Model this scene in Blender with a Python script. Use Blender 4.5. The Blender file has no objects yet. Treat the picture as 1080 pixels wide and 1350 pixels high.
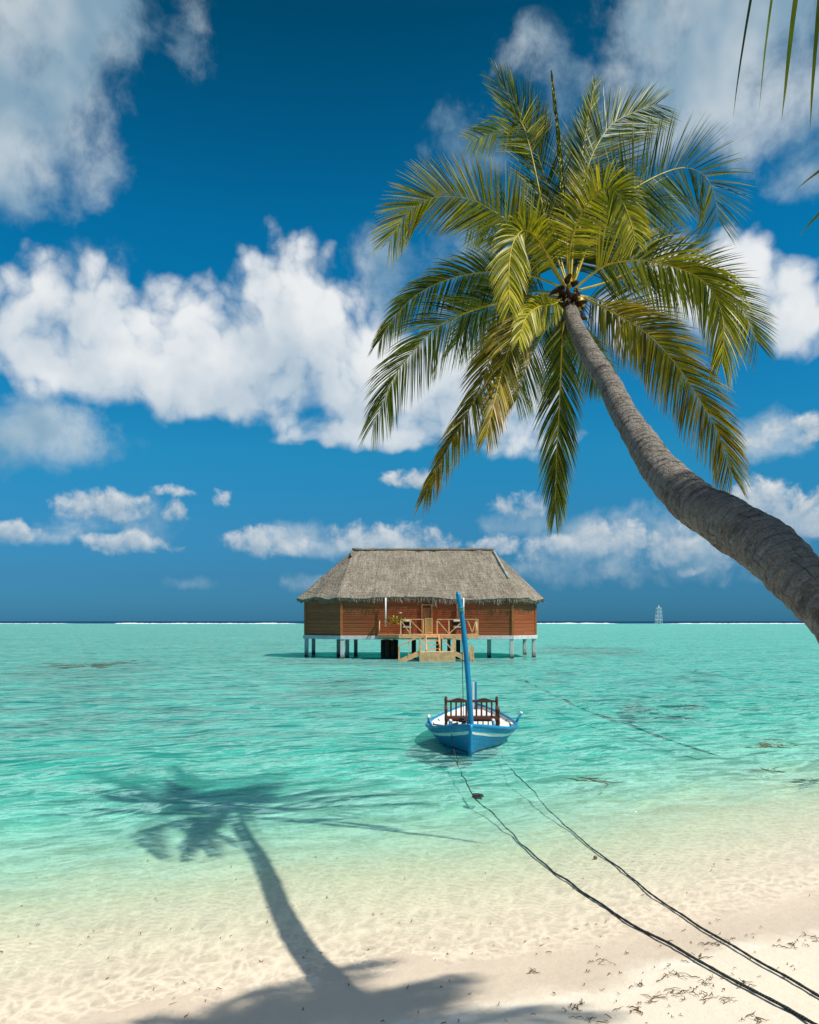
import bpy, bmesh, math, random
from mathutils import Vector, Matrix, Quaternion, noise as mnoise

S = bpy.context.scene
C = S.collection
R = math.radians
FPX, CX, HY, EYE = 1080.0, 540.0, 819.0, 2.6     # focal length (px), image centre, horizon row, eye height over the water

def ray(u, v):
    return Vector(((u-CX)/FPX, 1.0, (HY-v)/FPX))
def at(u, v, Y):
    return Vector((0, 0, EYE)) + ray(u, v)*Y
def onz(u, v, z=0.0):
    return at(u, v, (EYE-z)*FPX/(v-HY))

# ---------------------------------------------------------------- node helpers
def mat(name):
    m = bpy.data.materials.new(name); m.use_nodes = True
    nt = m.node_tree
    for n in list(nt.nodes): nt.nodes.remove(n)
    return m, nt
class G:
    """tiny wrapper to write node graphs in a readable way"""
    def __init__(s, nt): s.nt = nt
    def n(s, t, **kw):
        nd = s.nt.nodes.new(t)
        for k, v in kw.items(): setattr(nd, k, v)
        return nd
    def put(s, sock, v):
        if isinstance(v, bpy.types.NodeSocket): s.nt.links.new(v, sock)
        elif v is not None:
            try: sock.default_value = v
            except Exception:
                sock.default_value = (v, v, v) if not hasattr(v, '__len__') else tuple(v)+(1,)
    def m(s, op, a, b=None, c=None, clamp=False):
        nd = s.n('ShaderNodeMath', operation=op, use_clamp=clamp)
        for i, v in enumerate((a, b, c)):
            if v is not None: s.put(nd.inputs[i], v)
        return nd.outputs[0]
    def v(s, op, a, b=None, c=None):
        nd = s.n('ShaderNodeVectorMath', operation=op)
        for i, x in enumerate((a, b, c)):
            if x is not None: s.put(nd.inputs[i], x)
        return nd.outputs['Value'] if op in ('LENGTH', 'DOT_PRODUCT', 'DISTANCE') else nd.outputs[0]
    def scale(s, a, k):
        nd = s.n('ShaderNodeVectorMath', operation='SCALE'); s.put(nd.inputs[0], a); s.put(nd.inputs['Scale'], k); return nd.outputs[0]
    def sep(s, a):
        nd = s.n('ShaderNodeSeparateXYZ'); s.put(nd.inputs[0], a); return nd.outputs
    def comb(s, x=0, y=0, z=0):
        nd = s.n('ShaderNodeCombineXYZ')
        for i, k in enumerate((x, y, z)): s.put(nd.inputs[i], k)
        return nd.outputs[0]
    def ss(s, x, a, b, lo=0.0, hi=1.0, kind='SMOOTHSTEP'):
        nd = s.n('ShaderNodeMapRange', interpolation_type=kind)
        for i, k in enumerate((x, a, b, lo, hi)): s.put(nd.inputs[i], k)
        return nd.outputs[0]
    def noise(s, vec, scale=5, detail=4, rough=.5, dist=0, lac=2.0, col=False, dim='3D'):
        nd = s.n('ShaderNodeTexNoise', noise_dimensions=dim)
        if vec is not None: s.put(nd.inputs['Vector'], vec)
        s.put(nd.inputs['Scale'], scale); s.put(nd.inputs['Detail'], detail); s.put(nd.inputs['Roughness'], rough)
        s.put(nd.inputs['Distortion'], dist); s.put(nd.inputs['Lacunarity'], lac)
        return nd.outputs['Color' if col else 'Fac']
    def voro(s, vec, scale=5, feature='F1', out='Distance', rnd=1, smooth=None, dim='3D'):
        nd = s.n('ShaderNodeTexVoronoi', feature=feature, voronoi_dimensions=dim)
        if vec is not None: s.put(nd.inputs['Vector'], vec)
        s.put(nd.inputs['Scale'], scale); s.put(nd.inputs['Randomness'], rnd)
        if smooth is not None and 'Smoothness' in nd.inputs: s.put(nd.inputs['Smoothness'], smooth)
        return nd.outputs[out]
    def mix(s, f, a, b, mode='MIX'):
        nd = s.n('ShaderNodeMix', data_type='RGBA', blend_type=mode)
        s.put(nd.inputs[0], f)
        for i, k in ((6, a), (7, b)):
            if isinstance(k, bpy.types.NodeSocket): s.nt.links.new(k, nd.inputs[i])
            else: nd.inputs[i].default_value = tuple(k)[:3]+(1,)
        return nd.outputs[2]
    def ramp(s, f, stops, interp='LINEAR'):
        nd = s.n('ShaderNodeValToRGB'); s.put(nd.inputs[0], f)
        cr = nd.color_ramp; cr.interpolation = interp
        while len(cr.elements) < len(stops): cr.elements.new(0.5)
        for e, (p, c) in zip(cr.elements, stops):
            e.position = p; e.color = tuple(c)[:3]+(1,) if hasattr(c, '__len__') else (c, c, c, 1)
        return nd.outputs[0]
    def bump(s, h, strength=.5, dist=.02, nrm=None):
        nd = s.n('ShaderNodeBump'); s.put(nd.inputs['Height'], h)
        nd.inputs['Strength'].default_value = strength; nd.inputs['Distance'].default_value = dist
        if nrm is not None: s.put(nd.inputs['Normal'], nrm)
        return nd.outputs[0]
    def bsdf(s, col, rough=.6, nrm=None, spec=.5, **kw):
        nd = s.n('ShaderNodeBsdfPrincipled')
        if isinstance(col, bpy.types.NodeSocket): s.nt.links.new(col, nd.inputs['Base Color'])
        else: nd.inputs['Base Color'].default_value = tuple(col)[:3]+(1,)
        s.put(nd.inputs['Roughness'], rough); nd.inputs['Specular IOR Level'].default_value = spec
        if nrm is not None: s.put(nd.inputs['Normal'], nrm)
        return nd
    def out(s, sh):
        o = s.n('ShaderNodeOutputMaterial'); s.nt.links.new(sh, o.inputs[0])
    def obj(s): return s.n('ShaderNodeTexCoord').outputs['Object']
    def pos(s): return s.n('ShaderNodeNewGeometry').outputs['Position']
    def rnd(s): return s.n('ShaderNodeNewGeometry').outputs['Random Per Island']
    def attr(s, name, out='Fac'):
        nd = s.n('ShaderNodeAttribute', attribute_name=name); return nd.outputs[out]
# ---------------------------------------------------------------- sky, sun, camera
SUN = Vector((.673, -.32, 1.0)).normalized()
SUN_EL = math.asin(SUN.z); SUN_AZ = math.atan2(SUN.x, SUN.y)

def build_sky():
    w = bpy.data.worlds.new("World"); S.world = w; w.use_nodes = True
    nt = w.node_tree; g = G(nt); bg = nt.nodes['Background']
    sk = g.n('ShaderNodeTexSky', sky_type='NISHITA', sun_disc=False)
    sk.sun_elevation = SUN_EL; sk.sun_rotation = SUN_AZ
    sk.air_density = 1.0; sk.dust_density = .3; sk.ozone_density = 4
    d = g.n('ShaderNodeTexCoord').outputs['Generated']
    x, y, z = g.sep(d)
    az = g.m('ARCTAN2', x, y)
    el = g.m('ARCTAN2', z, g.m('SQRT', g.m('ADD', g.m('MULTIPLY', x, x), g.m('MULTIPLY', y, y))))
    # polarised, graded tropical sky: tint of the daylight sky by elevation (0..1.2 rad)
    tint = g.ramp(g.m('DIVIDE', el, 1.2), [(0.0, (.075, .33, .72)), (.045, (.10, .38, .68)), (.092, (.12, .52, .76)), (.167, (.09, .74, .92)),
        (.24, (.045, .77, 1.0)), (.31, (.02, .81, 1.03)), (.37, (.015, .78, .99)), (.433, (.01, .64, .80)), (.534, (.0, .43, .51)), (.75, (.5, .8, .9)), (1.0, (1, 1, 1))])
    sky = g.mix(1.0, sk.outputs[0], tint, 'MULTIPLY')
    p = g.comb(az, el, 0)

    def pc(u, v):
        X, Z = (u-CX)/FPX, (HY-v)/FPX
        return math.atan(X), math.atan(Z/math.sqrt(1+X*X))
    def layer(name, blobs, scale, warp, amp, detail=6, rough=.58, fill_cover=None, puff=0.0):
        gt = bpy.data.node_groups.new(name, 'ShaderNodeTree')
        gt.interface.new_socket('p', in_out='INPUT', socket_type='NodeSocketVector')
        gt.interface.new_socket('D', in_out='OUTPUT', socket_type='NodeSocketFloat')
        k = G(gt); gi = k.n('NodeGroupInput'); go = k.n('NodeGroupOutput')
        P = gi.outputs[0]
        wv = k.v('SUBTRACT', k.noise(P, scale*.55, 3, .55, col=True, dim='2D'), (.5, .5, .5))
        Q = k.v('ADD', P, k.scale(wv, warp))
        qx0, qy0, _ = k.sep(Q)
        V = k.comb(qx0, qy0, -1.5)
        for (u, v, rx, up, dn, wt) in blobs:                  # x, y and the profile so far travel along one chain
            cx, cy = pc(u, v); f = math.cos(cx)/FPX
            vx, vy, vz = k.sep(V)
            qx = k.m('MULTIPLY_ADD', vx, 1/(rx*f), -cx/(rx*f))
            qy = k.m('MAXIMUM', k.m('MULTIPLY_ADD', vy, 1/(up*f), -cy/(up*f)), k.m('MULTIPLY_ADD', vy, -1/(dn*f), cy/(dn*f)))
            r2 = k.m('MULTIPLY_ADD', qx, qx, k.m('MULTIPLY', qy, qy))
            V = k.comb(vx, vy, k.m('SMOOTH_MAX', vz, k.m('MULTIPLY_ADD', r2, -wt, wt), .15))
        prof = k.sep(V)[2]
        if fill_cover:
            prof = k.m('MAXIMUM', prof, fill_cover(k, P))
        prof = k.m('MAXIMUM', prof, -1.5)
        nz = k.m('SUBTRACT', k.noise(Q, scale, detail, rough, dim='2D'), .5)
        D = k.m('MULTIPLY_ADD', nz, amp, prof)
        if puff:
            vo = k.voro(k.v('ADD', P, k.scale(wv, warp*.8)), scale*1.7, 'SMOOTH_F1', smooth=.5, dim='2D')
            D = k.m('MULTIPLY_ADD', k.m('SUBTRACT', .40, vo), puff, D)
            vo2 = k.voro(Q, scale*4.6, 'F1', dim='2D')
            D = k.m('MULTIPLY_ADD', k.m('SUBTRACT', .40, k.m('MULTIPLY', vo2, vo2)), puff*.35, D)
        gt.links.new(D, go.inputs[0])
        def use(vec):
            nd = g.n('ShaderNodeGroup'); nd.node_tree = gt; g.put(nd.inputs[0], vec); return nd.outputs[0]
        return use

    wisp = layer('cloud_veil', [
        (40, 40, 150, 260, 190, 1.0), (20, 190, 95, 120, 85, .8), (150, 30, 70, 120, 80, .75), (112, 170, 28, 60, 70, .55), (240, 60, 32, 90, 40, .35),
        (960, 30, 180, 260, 130, 1.1), (880, 120, 120, 110, 80, .8), (1040, 110, 110, 110, 90, .8), (700, 85, 50, 40, 50, .45), (735, 130, 70, 50, 50, .4),
        (1070, 235, 50, 60, 40, .45), (640, 180, 70, 40, 40, .35), (30, 575, 130, 55, 50, .65), (95, 560, 70, 30, 40, .5), (600, 345, 70, 50, 50, .4), (520, 350, 60, 40, 60, .35),
        (1030, 575, 50, 30, 40, .45), (820, 752, 220, 40, 22, .45), (400, 765, 50, 10, 10, .35), (270, 765, 50, 8, 8, .3), (140, 340, 50, 20, 20, .3), (150, 690, 110, 30, 26, .5), (430, 720, 150, 26, 16, .5), (860, 720, 200, 40, 30, .55), (680, 690, 60, 20, 20, .4), (20, 705, 70, 20, 16, .5)],
        12.0, .045, 2.2, rough=.60, fill_cover=lambda k, P: k.ss(k.sep(P)[1], .72, 1.05, -1.3, .95))  # unseen cloud cover high overhead, added to brighten the fill light
    main = layer('cloud_cumulus', [
        (125, 470, 150, 118, 66, 1.0), (35, 430, 60, 50, 70, .8), (270, 505, 130, 118, 50, 1.1), (385, 430, 92, 112, 95, 1.1), (470, 500, 130, 85, 60, 1.0),
        (500, 572, 130, 60, 22, .9), (585, 520, 95, 95, 70, .9), (660, 520, 80, 80, 60, .6), (690, 560, 90, 40, 40, .55),
        (960, 372, 85, 55, 75, 1.0), (1055, 405, 75, 72, 52, .9), (890, 385, 60, 60, 40, .7), (830, 420, 60, 40, 40, .5)],
        15.0, .040, 1.35, puff=.75)
    low = layer('cloud_low', [
        (140, 672, 66, 28, 14, .85), (165, 716, 62, 20, 15, .85), (18, 703, 34, 16, 12, .8), (232, 680, 16, 18, 9, .55), (228, 650, 30, 9, 7, .5),
        (355, 722, 62, 28, 14, .95), (500, 718, 85, 32, 14, .95), (565, 715, 40, 22, 14, .7), (545, 632, 46, 13, 9, .6), (690, 670, 40, 17, 12, .5),
        (660, 718, 36, 16, 14, .7), (735, 718, 56, 18, 24, .8), (790, 716, 45, 30, 22, .95), (826, 712, 28, 32, 30, .95), (890, 720, 52, 32, 30, .95), (955, 728, 50, 26, 24, .75),
        (912, 752, 24, 9, 7, .7), (1000, 658, 38, 34, 30, 1.1), (1046, 676, 42, 32, 30, 1.1), (1078, 690, 40, 40, 22, .9), (1012, 572, 30, 17, 15, .5), (1066, 566, 26, 20, 18, .6), (290, 655, 10, 12, 10, .4)],
        34.0, .020, 2.3, puff=.45, rough=.62)
    def shade(use, off, k, lo, hi, a0, a1, bias=.45):
        D = use(p); D2 = use(g.v('ADD', p, off))
        al = g.ss(D, a0, a1)
        L = g.m('MULTIPLY_ADD', g.m('SUBTRACT', D, D2), k, bias, clamp=True)
        L = g.m('MULTIPLY_ADD', big, 1.1, L, clamp=True)
        return al, g.mix(L, lo, hi)
    big = g.m('SUBTRACT', g.noise(p, 9.0, 3, .5, dim='2D'), .5)
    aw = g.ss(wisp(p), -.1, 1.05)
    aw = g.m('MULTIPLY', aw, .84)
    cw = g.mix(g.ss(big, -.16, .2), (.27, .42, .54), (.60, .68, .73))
    cw = g.mix(g.ss(el, .72, 1.0), cw, (.62, .59, .54))  # neutral tone for the added overhead cover, so the fill is less blue
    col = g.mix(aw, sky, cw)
    al, cl = shade(low, (.003, .009, 0), .5, (.235, .38, .52), (.74, .76, .76), -.22, .85, .36)
    fade = g.ss(el, .02, .16, .4, .95)
    col = g.mix(g.m('MULTIPLY', al, fade), col, cl)
    am, cm = shade(main, (.012, .055, 0), .34, (.40, .52, .63), (.85, .87, .88), -.08, .82, .50)
    col = g.mix(g.m('MULTIPLY', am, .97), col, cm)
    # below the horizon: plain sea blue
    col = g.mix(g.ss(el, -.02, -.001, 1, 0), col, (.05, .2, .3))
    bg.inputs[1].default_value = .95
    # Nishita at 0.1
    sc = g.scale(sk.outputs[0], .1)
    for l in list(nt.links):
        if l.from_node == sk and l.to_socket.node.type == 'MIX': nt.links.remove(l)
    mixn = [n for n in nt.nodes if n.type == 'MIX' and n.blend_type == 'MULTIPLY'][0]
    nt.links.new(sc, mixn.inputs[6])
    nt.links.new(col, bg.inputs[0])
    w.cycles.sampling_method = 'MANUAL'; w.cycles.sample_map_resolution = 512

def build_camera_sun():
    c = bpy.data.cameras.new('camera'); co = bpy.data.objects.new('camera', c); C.objects.link(co); S.camera = co
    co.location = (0, 0, EYE); co.rotation_euler = (R(90), 0, 0)
    c.sensor_fit = 'VERTICAL'; c.sensor_height = 36; c.lens = 36*FPX/1350; c.shift_y = (HY-675)/1350
    c.clip_start = .05; c.clip_end = 60000
    l = bpy.data.lights.new('sun', 'SUN'); lo = bpy.data.objects.new('sun', l); C.objects.link(lo)
    l.energy = 5.0; l.angle = R(.6); l.color = (1, .93, .82)
    lo.rotation_euler = SUN.to_track_quat('Z', 'Y').to_euler(); lo.location = SUN*50
    S.view_settings.view_transform = 'Standard'; S.view_settings.look = 'None'; S.view_settings.exposure = .08; S.view_settings.gamma = 1
    S.cycles.use_denoising = True
    S.cycles.max_bounces = 6; S.cycles.transparent_max_bounces = 32
    S.cycles.diffuse_bounces = 2; S.cycles.glossy_bounces = 2; S.cycles.transmission_bounces = 3
    S.cycles.sample_clamp_indirect = 3
# ---------------------------------------------------------------- mesh helpers
class MB:
    """collects shapes and links them as one mesh object"""
    def __init__(s): s.v = []; s.f = []; s.uv = []; s.att = []; s.cur = 0.0
    def add(s, vs, fs, uvs=None, att=None):
        o = len(s.v); s.v += [tuple(p) for p in vs]; s.f += [tuple(i+o for i in f) for f in fs]
        s.uv += uvs if uvs else [(0, 0)]*len(vs)
        s.att += att if att else [s.cur]*len(vs)
    def box(s, c, d, rz=0.0, ax=None, taper=1.0):
        c = Vector(c); hx, hy, hz = d[0]/2, d[1]/2, d[2]/2
        ps = [(-hx, -hy, -hz), (hx, -hy, -hz), (hx, hy, -hz), (-hx, hy, -hz),
              (-hx*taper, -hy*taper, hz), (hx*taper, -hy*taper, hz), (hx*taper, hy*taper, hz), (-hx*taper, hy*taper, hz)]
        M = ax if ax is not None else Matrix.Rotation(rz, 3, 'Z')
        s.add([c + M @ Vector(p) for p in ps], [(0, 3, 2, 1), (4, 5, 6, 7), (0, 1, 5, 4), (1, 2, 6, 5), (2, 3, 7, 6), (3, 0, 4, 7)])
    def bar(s, a, b, w, t=None, up=(0, 0, 1)):
        """a rectangular bar from a to b, w wide (sideways) and t thick"""
        a, b = Vector(a), Vector(b); T = (b-a); L = T.length; T = T.normalized(); t = t or w
        up = Vector(up)
        if abs(T.dot(up)) > .98: up = Vector((0, 1, 0))
        X = T.cross(up).normalized(); Z = X.cross(T).normalized()
        s.box((a+b)/2, (w, L, t), ax=Matrix((X, T, Z)).transposed())
    def tube(s, pts, rad, seg=8, cap=True):
        pts = [Vector(p) for p in pts]; n = len(pts)
        rad = rad if hasattr(rad, '__len__') else [rad]*n
        vs = []; fs = []; uvs = []; N = None; L = 0
        for i, p in enumerate(pts):
            T = (pts[min(i+1, n-1)]-pts[max(i-1, 0)]).normalized()
            if N is None: N = T.orthogonal().normalized()
            else: N = (N - T*N.dot(T)).normalized()
            B = T.cross(N)
            if i: L += (p-pts[i-1]).length
            for k in range(seg):
                a = 2*math.pi*k/seg
                vs.append(p + (N*math.cos(a)+B*math.sin(a))*rad[i]); uvs.append((k/seg, L))
        for i in range(n-1):
            for k in range(seg):
                k2 = (k+1) % seg
                fs.append((i*seg+k, i*seg+k2, (i+1)*seg+k2, (i+1)*seg+k))
        if cap:
            fs.append(tuple(range(seg-1, -1, -1))); fs.append(tuple((n-1)*seg+k for k in range(seg)))
        s.add(vs, fs, uvs)
    def lathe(s, c, prof, seg=12):
        s.tube([Vector(c)+Vector((0, 0, z)) for r, z in prof], [max(r, .0005) for r, z in prof], seg)
    def sheet(s, rows):
        """quads between rows of equally many points"""
        n = len(rows[0]); vs = [p for r in rows for p in r]
        s.add(vs, [(i*n+k, i*n+k+1, (i+1)*n+k+1, (i+1)*n+k) for i in range(len(rows)-1) for k in range(n-1)],
              [(k/(n-1), i/(len(rows)-1)) for i in range(len(rows)) for k in range(n)])
    def build(s, name, material=None, parent=None, smooth=False, bevel=0.0):
        me = bpy.data.meshes.new(name); me.from_pydata(s.v, [], s.f)
        uvl = me.uv_layers.new(name='UVMap')
        li = [0]*len(me.loops); me.loops.foreach_get('vertex_index', li)
        flat = []
        for i in li: flat += s.uv[i]
        uvl.data.foreach_set('uv', flat)
        a = me.attributes.new('along', 'FLOAT', 'POINT'); a.data.foreach_set('value', s.att)
        if smooth: me.polygons.foreach_set('use_smooth', [True]*len(me.polygons))
        me.update()
        o = bpy.data.objects.new(name, me); C.objects.link(o)
        if material: me.materials.append(material)
        if parent is not None:
            o.parent = parent; o.matrix_parent_inverse = parent.matrix_world.inverted() if False else Matrix.Translation(-Vector(parent.location))
        if bevel:
            b = o.modifiers.new('bevel', 'BEVEL'); b.width = bevel; b.segments = 2; b.limit_method = 'ANGLE'
        return o
def tag(o, label=None, cat=None, group=None, kind=None):
    if label: o['label'] = label
    if cat: o['category'] = cat
    if group: o['group'] = group
    if kind: o['kind'] = kind
    return o
def thing(name, loc, label, cat, group=None):
    o = bpy.data.objects.new(name, None); C.objects.link(o); o.location = loc; o.empty_display_size = .2
    return tag(o, label, cat, group)
def catmull(pts, n):
    pts = [Vector(p) for p in pts]; P = [pts[0]*2-pts[1]] + pts + [pts[-1]*2-pts[-2]]
    out = []
    m = len(pts)-1
    for j in range(n+1):
        t = j/n*m; i = min(int(t), m-1); t -= i
        a, b, c, d = P[i:i+4]
        out.append(.5*((2*b)+(-a+c)*t+(2*a-5*b+4*c-d)*t*t+(-a+3*b-3*c+d)*t**3))
    return out
def resample(pts, n):
    """evenly spaced by arc length"""
    L = [0]
    for a, b in zip(pts, pts[1:]): L.append(L[-1]+(b-a).length)
    out = []; i = 0
    for j in range(n+1):
        d = L[-1]*j/n
        while i < len(L)-2 and L[i+1] < d: i += 1
        f = (d-L[i])/max(L[i+1]-L[i], 1e-9); out.append(pts[i].lerp(pts[i+1], min(max(f, 0), 1)))
    return out
def lerp(a, b, t): return a+(b-a)*t
def interp(t, stops):
    for (a, x), (b, y) in zip(stops, stops[1:]):
        if t <= b: return lerp(x, y, (t-a)/(b-a)) if t > a else x
    return stops[-1][1]
def sstep(x, a, b):
    t = min(max((x-a)/(b-a), 0), 1); return t*t*(3-2*t)
# ---------------------------------------------------------------- sand, lagoon bed, water
SHX, SHY, SHC = -.386, .92, -5.38          # distance to the shoreline: s = SHX*x + SHY*y + SHC (positive offshore)
def shore(x, y): return SHX*x + SHY*y + SHC + .10*math.sin(x*.9+.6) + .05*math.sin(x*2.3)
def depth_at(s): return 1.4*(1-math.exp(-(max(s, 0)/12)**1.8))
def bed_z(x, y):
    s = shore(x, y)
    if s < 0: z = .55*(1-math.exp(s*.16))
    else: z = -.30*depth_at(s) - .012*min(s, 4)
    r = math.hypot(x, y)
    if r < 60:
        k = 1-sstep(r, 25, 60)
        p = Vector((x, y, 0))
        z += k*(.016*mnoise.noise(p*.9) + .010*mnoise.noise(p*2.6+Vector((3, 1, 0))) + (.006*mnoise.noise(p*7) if s < 2 else 0))
    if y > 900: z -= 9*sstep(y, 930, 1000)
    return z

def node_shore(g):
    P = g.pos(); x, y, z = g.sep(P)
    s = g.m('ADD', g.v('DOT_PRODUCT', P, (SHX, SHY, 0)), SHC)
    s = g.m('ADD', s, g.m('MULTIPLY', g.m('SINE', g.m('MULTIPLY_ADD', x, .9, .6)), .10))
    return P, s, x, y, z

def sand_material():
    m, nt = mat('sand'); g = G(nt)
    P, s, x, y, z = node_shore(g)
    n1 = g.noise(P, 1.3, 6, .6); n2 = g.noise(P, 14, 4, .6); n3 = g.noise(P, 160, 2, .6)
    dry = g.mix(n1, (.75, .665, .53), (.82, .74, .605))
    dry = g.mix(g.ss(n2, .35, .75), dry, (.765, .69, .565))
    dry = g.mix(g.ss(n3, .60, .78, 0, .35), dry, (.42, .34, .26))
    wet = g.mix(n1, (.61, .51, .395), (.69, .59, .465))
    wet = g.mix(g.ss(g.noise(P, 60, 3, .6), .62, .8, 0, .45), wet, (.44, .36, .28))
    zz = g.m('ADD', z, g.m('MULTIPLY_ADD', n1, .05, g.m('MULTIPLY_ADD', n2, .02, -.035)))
    wetness = g.ss(zz, .022, .052, 1, 0)
    col = g.mix(wetness, dry, wet)
    edge = g.m('MULTIPLY', g.ss(g.m('ABSOLUTE', g.m('SUBTRACT', zz, .050)), .0, .012, 1, 0), g.ss(g.noise(P, 3, 4, .6), .42, .6))
    col = g.mix(g.m('MULTIPLY', edge, .55), col, (.86, .82, .74))
    # dead coral rubble and weed on the deeper bed
    far = g.ss(s, 7, 22)
    pn = g.m('ADD', g.noise(g.v('MULTIPLY', P, (.30, .62, 0)), 1.0, 7, .68), g.m('MULTIPLY', g.ss(x, 4, -16), g.ss(y, 14, 22, 0, .085)))
    patch = g.m('MULTIPLY', g.ss(pn, .52, .60), far)
    pn2 = g.noise(g.v('MULTIPLY', P, (1.0, 2.2, 0)), 1.0, 6, .65)
    patch2 = g.m('MULTIPLY', g.ss(pn2, .56, .68), g.ss(s, 5, 16, 0, .85))
    col = g.mix(g.m('MULTIPLY', g.m('MAXIMUM', patch, patch2), .9), col, (.06, .065, .05))
    h = g.m('ADD', g.m('MULTIPLY', g.noise(P, 9, 5, .6), .6), g.m('MULTIPLY', n3, .22))
    nr = g.bump(h, .55, .05)
    rough = g.m('MULTIPLY_ADD', wetness, -.35, .9)
    b = g.bsdf(col, rough, nr, .3)
    g.out(b.outputs[0]); return m

def water_material():
    m, nt = mat('water'); g = G(nt)
    P, s, x, y, z = node_shore(g)
    # wave field in shore-parallel coordinates: u along the beach, w towards it
    u = g.v('DOT_PRODUCT', P, (.92, .386, 0)); w = g.v('DOT_PRODUCT', P, (-.386, .92, 0))
    wob = g.noise(P, .35, 3, .5)
    w2 = g.m('MULTIPLY_ADD', wob, 1.6, w)
    q = g.comb(u, w2, 0)
    wv1 = g.noise(g.v('MULTIPLY', q, (.85, 2.5, 1)), 1.0, 5, .6, .5)
    wv2 = g.noise(g.v('MULTIPLY', q, (2.8, 6.5, 1)), 1.0, 4, .6, .6)
    wv3 = g.noise(g.v('MULTIPLY', q, (.10, .42, 1)), 1.0, 5, .55, .3)
    rid = g.m('SUBTRACT', 1, g.m('ABSOLUTE', g.m('MULTIPLY_ADD', wv1, 2, -1)))
    rid2 = g.m('SUBTRACT', 1, g.m('ABSOLUTE', g.m('MULTIPLY_ADD', wv2, 2, -1)))
    calm = g.ss(s, 0, 9, .12, 1)
    h = g.m('ADD', g.m('MULTIPLY', rid, .8), g.m('ADD', g.m('MULTIPLY', rid2, .35), g.m('MULTIPLY', wv3, 1.6)))
    nrm = g.bump(g.m('MULTIPLY', h, calm), 1.0, .20)
    # optical depth
    sp = g.m('MAXIMUM', s, 0)
    ed = g.m('POWER', 2.71828, g.m('MULTIPLY', g.m('POWER', g.m('DIVIDE', sp, 12), 1.5), -1))
    d = g.m('MULTIPLY', g.m('SUBTRACT', 1, ed), 1.4)
    pat = g.noise(g.v('MULTIPLY', P, (.035, .085, 0)), 1.0, 6, .6)
    pat2 = g.noise(g.v('MULTIPLY', q, (.25, 1.0, 0)), 1.0, 4, .6)
    d = g.m('MULTIPLY', d, g.m('ADD', g.ss(pat, .3, .7, .78, 1.18), g.m('MULTIPLY_ADD', pat2, .5, -.25)))
    d = g.m('MULTIPLY', d, g.m('SUBTRACT', 1, g.m('MULTIPLY', g.ss(x, 0, 7, 0, .30), g.ss(y, 45, 18))))
    absorb = g.ramp(g.m('DIVIDE', d, 1.4), [(0, (1, 1, 1)), (.1, (.85, .985, .92)), (.18, (.70, .985, .94)), (.31, (.49, .965, .95)), (.43, (.33, .93, .93)), (.7, (.19, .88, .88)), (1.0, (.11, .83, .85))])
    # wave caustics: bright and dim sunlight pattern put into the transparent tint
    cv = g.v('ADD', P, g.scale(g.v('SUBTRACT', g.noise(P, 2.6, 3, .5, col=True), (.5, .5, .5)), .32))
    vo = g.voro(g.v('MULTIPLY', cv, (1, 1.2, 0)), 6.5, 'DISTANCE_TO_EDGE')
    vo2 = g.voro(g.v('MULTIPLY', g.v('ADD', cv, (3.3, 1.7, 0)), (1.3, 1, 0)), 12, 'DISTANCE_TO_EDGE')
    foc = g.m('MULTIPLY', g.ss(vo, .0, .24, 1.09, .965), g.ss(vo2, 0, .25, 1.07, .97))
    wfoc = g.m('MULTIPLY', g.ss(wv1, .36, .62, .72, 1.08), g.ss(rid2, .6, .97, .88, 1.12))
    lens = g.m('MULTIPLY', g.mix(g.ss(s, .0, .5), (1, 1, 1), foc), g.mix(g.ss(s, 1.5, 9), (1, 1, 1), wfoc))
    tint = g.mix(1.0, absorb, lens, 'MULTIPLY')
    tp = g.n('ShaderNodeBsdfTransparent'); nt.links.new(tint, tp.inputs[0])
    df = g.n('ShaderNodeBsdfDiffuse'); nt.links.new(nrm, df.inputs['Normal'])
    deep = g.ss(y, 900, 965)
    streak = g.noise(g.v('MULTIPLY', q, (.06, .5, 0)), 1.0, 6, .62)
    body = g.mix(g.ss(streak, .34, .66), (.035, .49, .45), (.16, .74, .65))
    body = g.mix(g.m('MULTIPLY', g.ss(g.m('MULTIPLY', rid, g.m('MULTIPLY_ADD', rid2, .4, .6)), .70, .97), .6), body, (.62, .92, .86))  # pale wave-crest highlights painted into the body colour
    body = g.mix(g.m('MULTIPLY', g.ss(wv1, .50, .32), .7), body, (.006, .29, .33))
    body = g.mix(deep, body, (.004, .045, .11))
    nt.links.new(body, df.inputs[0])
    crest = g.ss(g.m('MULTIPLY', rid, g.m('MULTIPLY_ADD', rid2, .4, .6)), .72, .97)  # mask that makes the painted crest highlights more opaque
    al = g.m('MAXIMUM', g.m('MULTIPLY', g.ss(d, .05, 1.25), .46), deep)
    al = g.m('MAXIMUM', al, g.m('MULTIPLY', crest, g.ss(s, 1.5, 7, 0, .50)))
    mx = g.n('ShaderNodeMixShader'); nt.links.new(al, mx.inputs[0]); nt.links.new(tp.outputs[0], mx.inputs[1]); nt.links.new(df.outputs[0], mx.inputs[2])
    gl = g.n('ShaderNodeBsdfGlossy'); gl.inputs['Roughness'].default_value = .06; nt.links.new(nrm, gl.inputs['Normal'])
    fr = g.n('ShaderNodeFresnel'); fr.inputs[0].default_value = 1.33; nt.links.new(nrm, fr.inputs['Normal'])
    ff = g.m('MULTIPLY', g.m('MINIMUM', g.m('MULTIPLY', fr.outputs[0], .45), .11), g.ss(s, -.4, 2.5))
    m2 = g.n('ShaderNodeMixShader'); nt.links.new(ff, m2.inputs[0]); nt.links.new(mx.outputs[0], m2.inputs[1]); nt.links.new(gl.outputs[0], m2.inputs[2])
    g.out(m2.outputs[0]); return m

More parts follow.
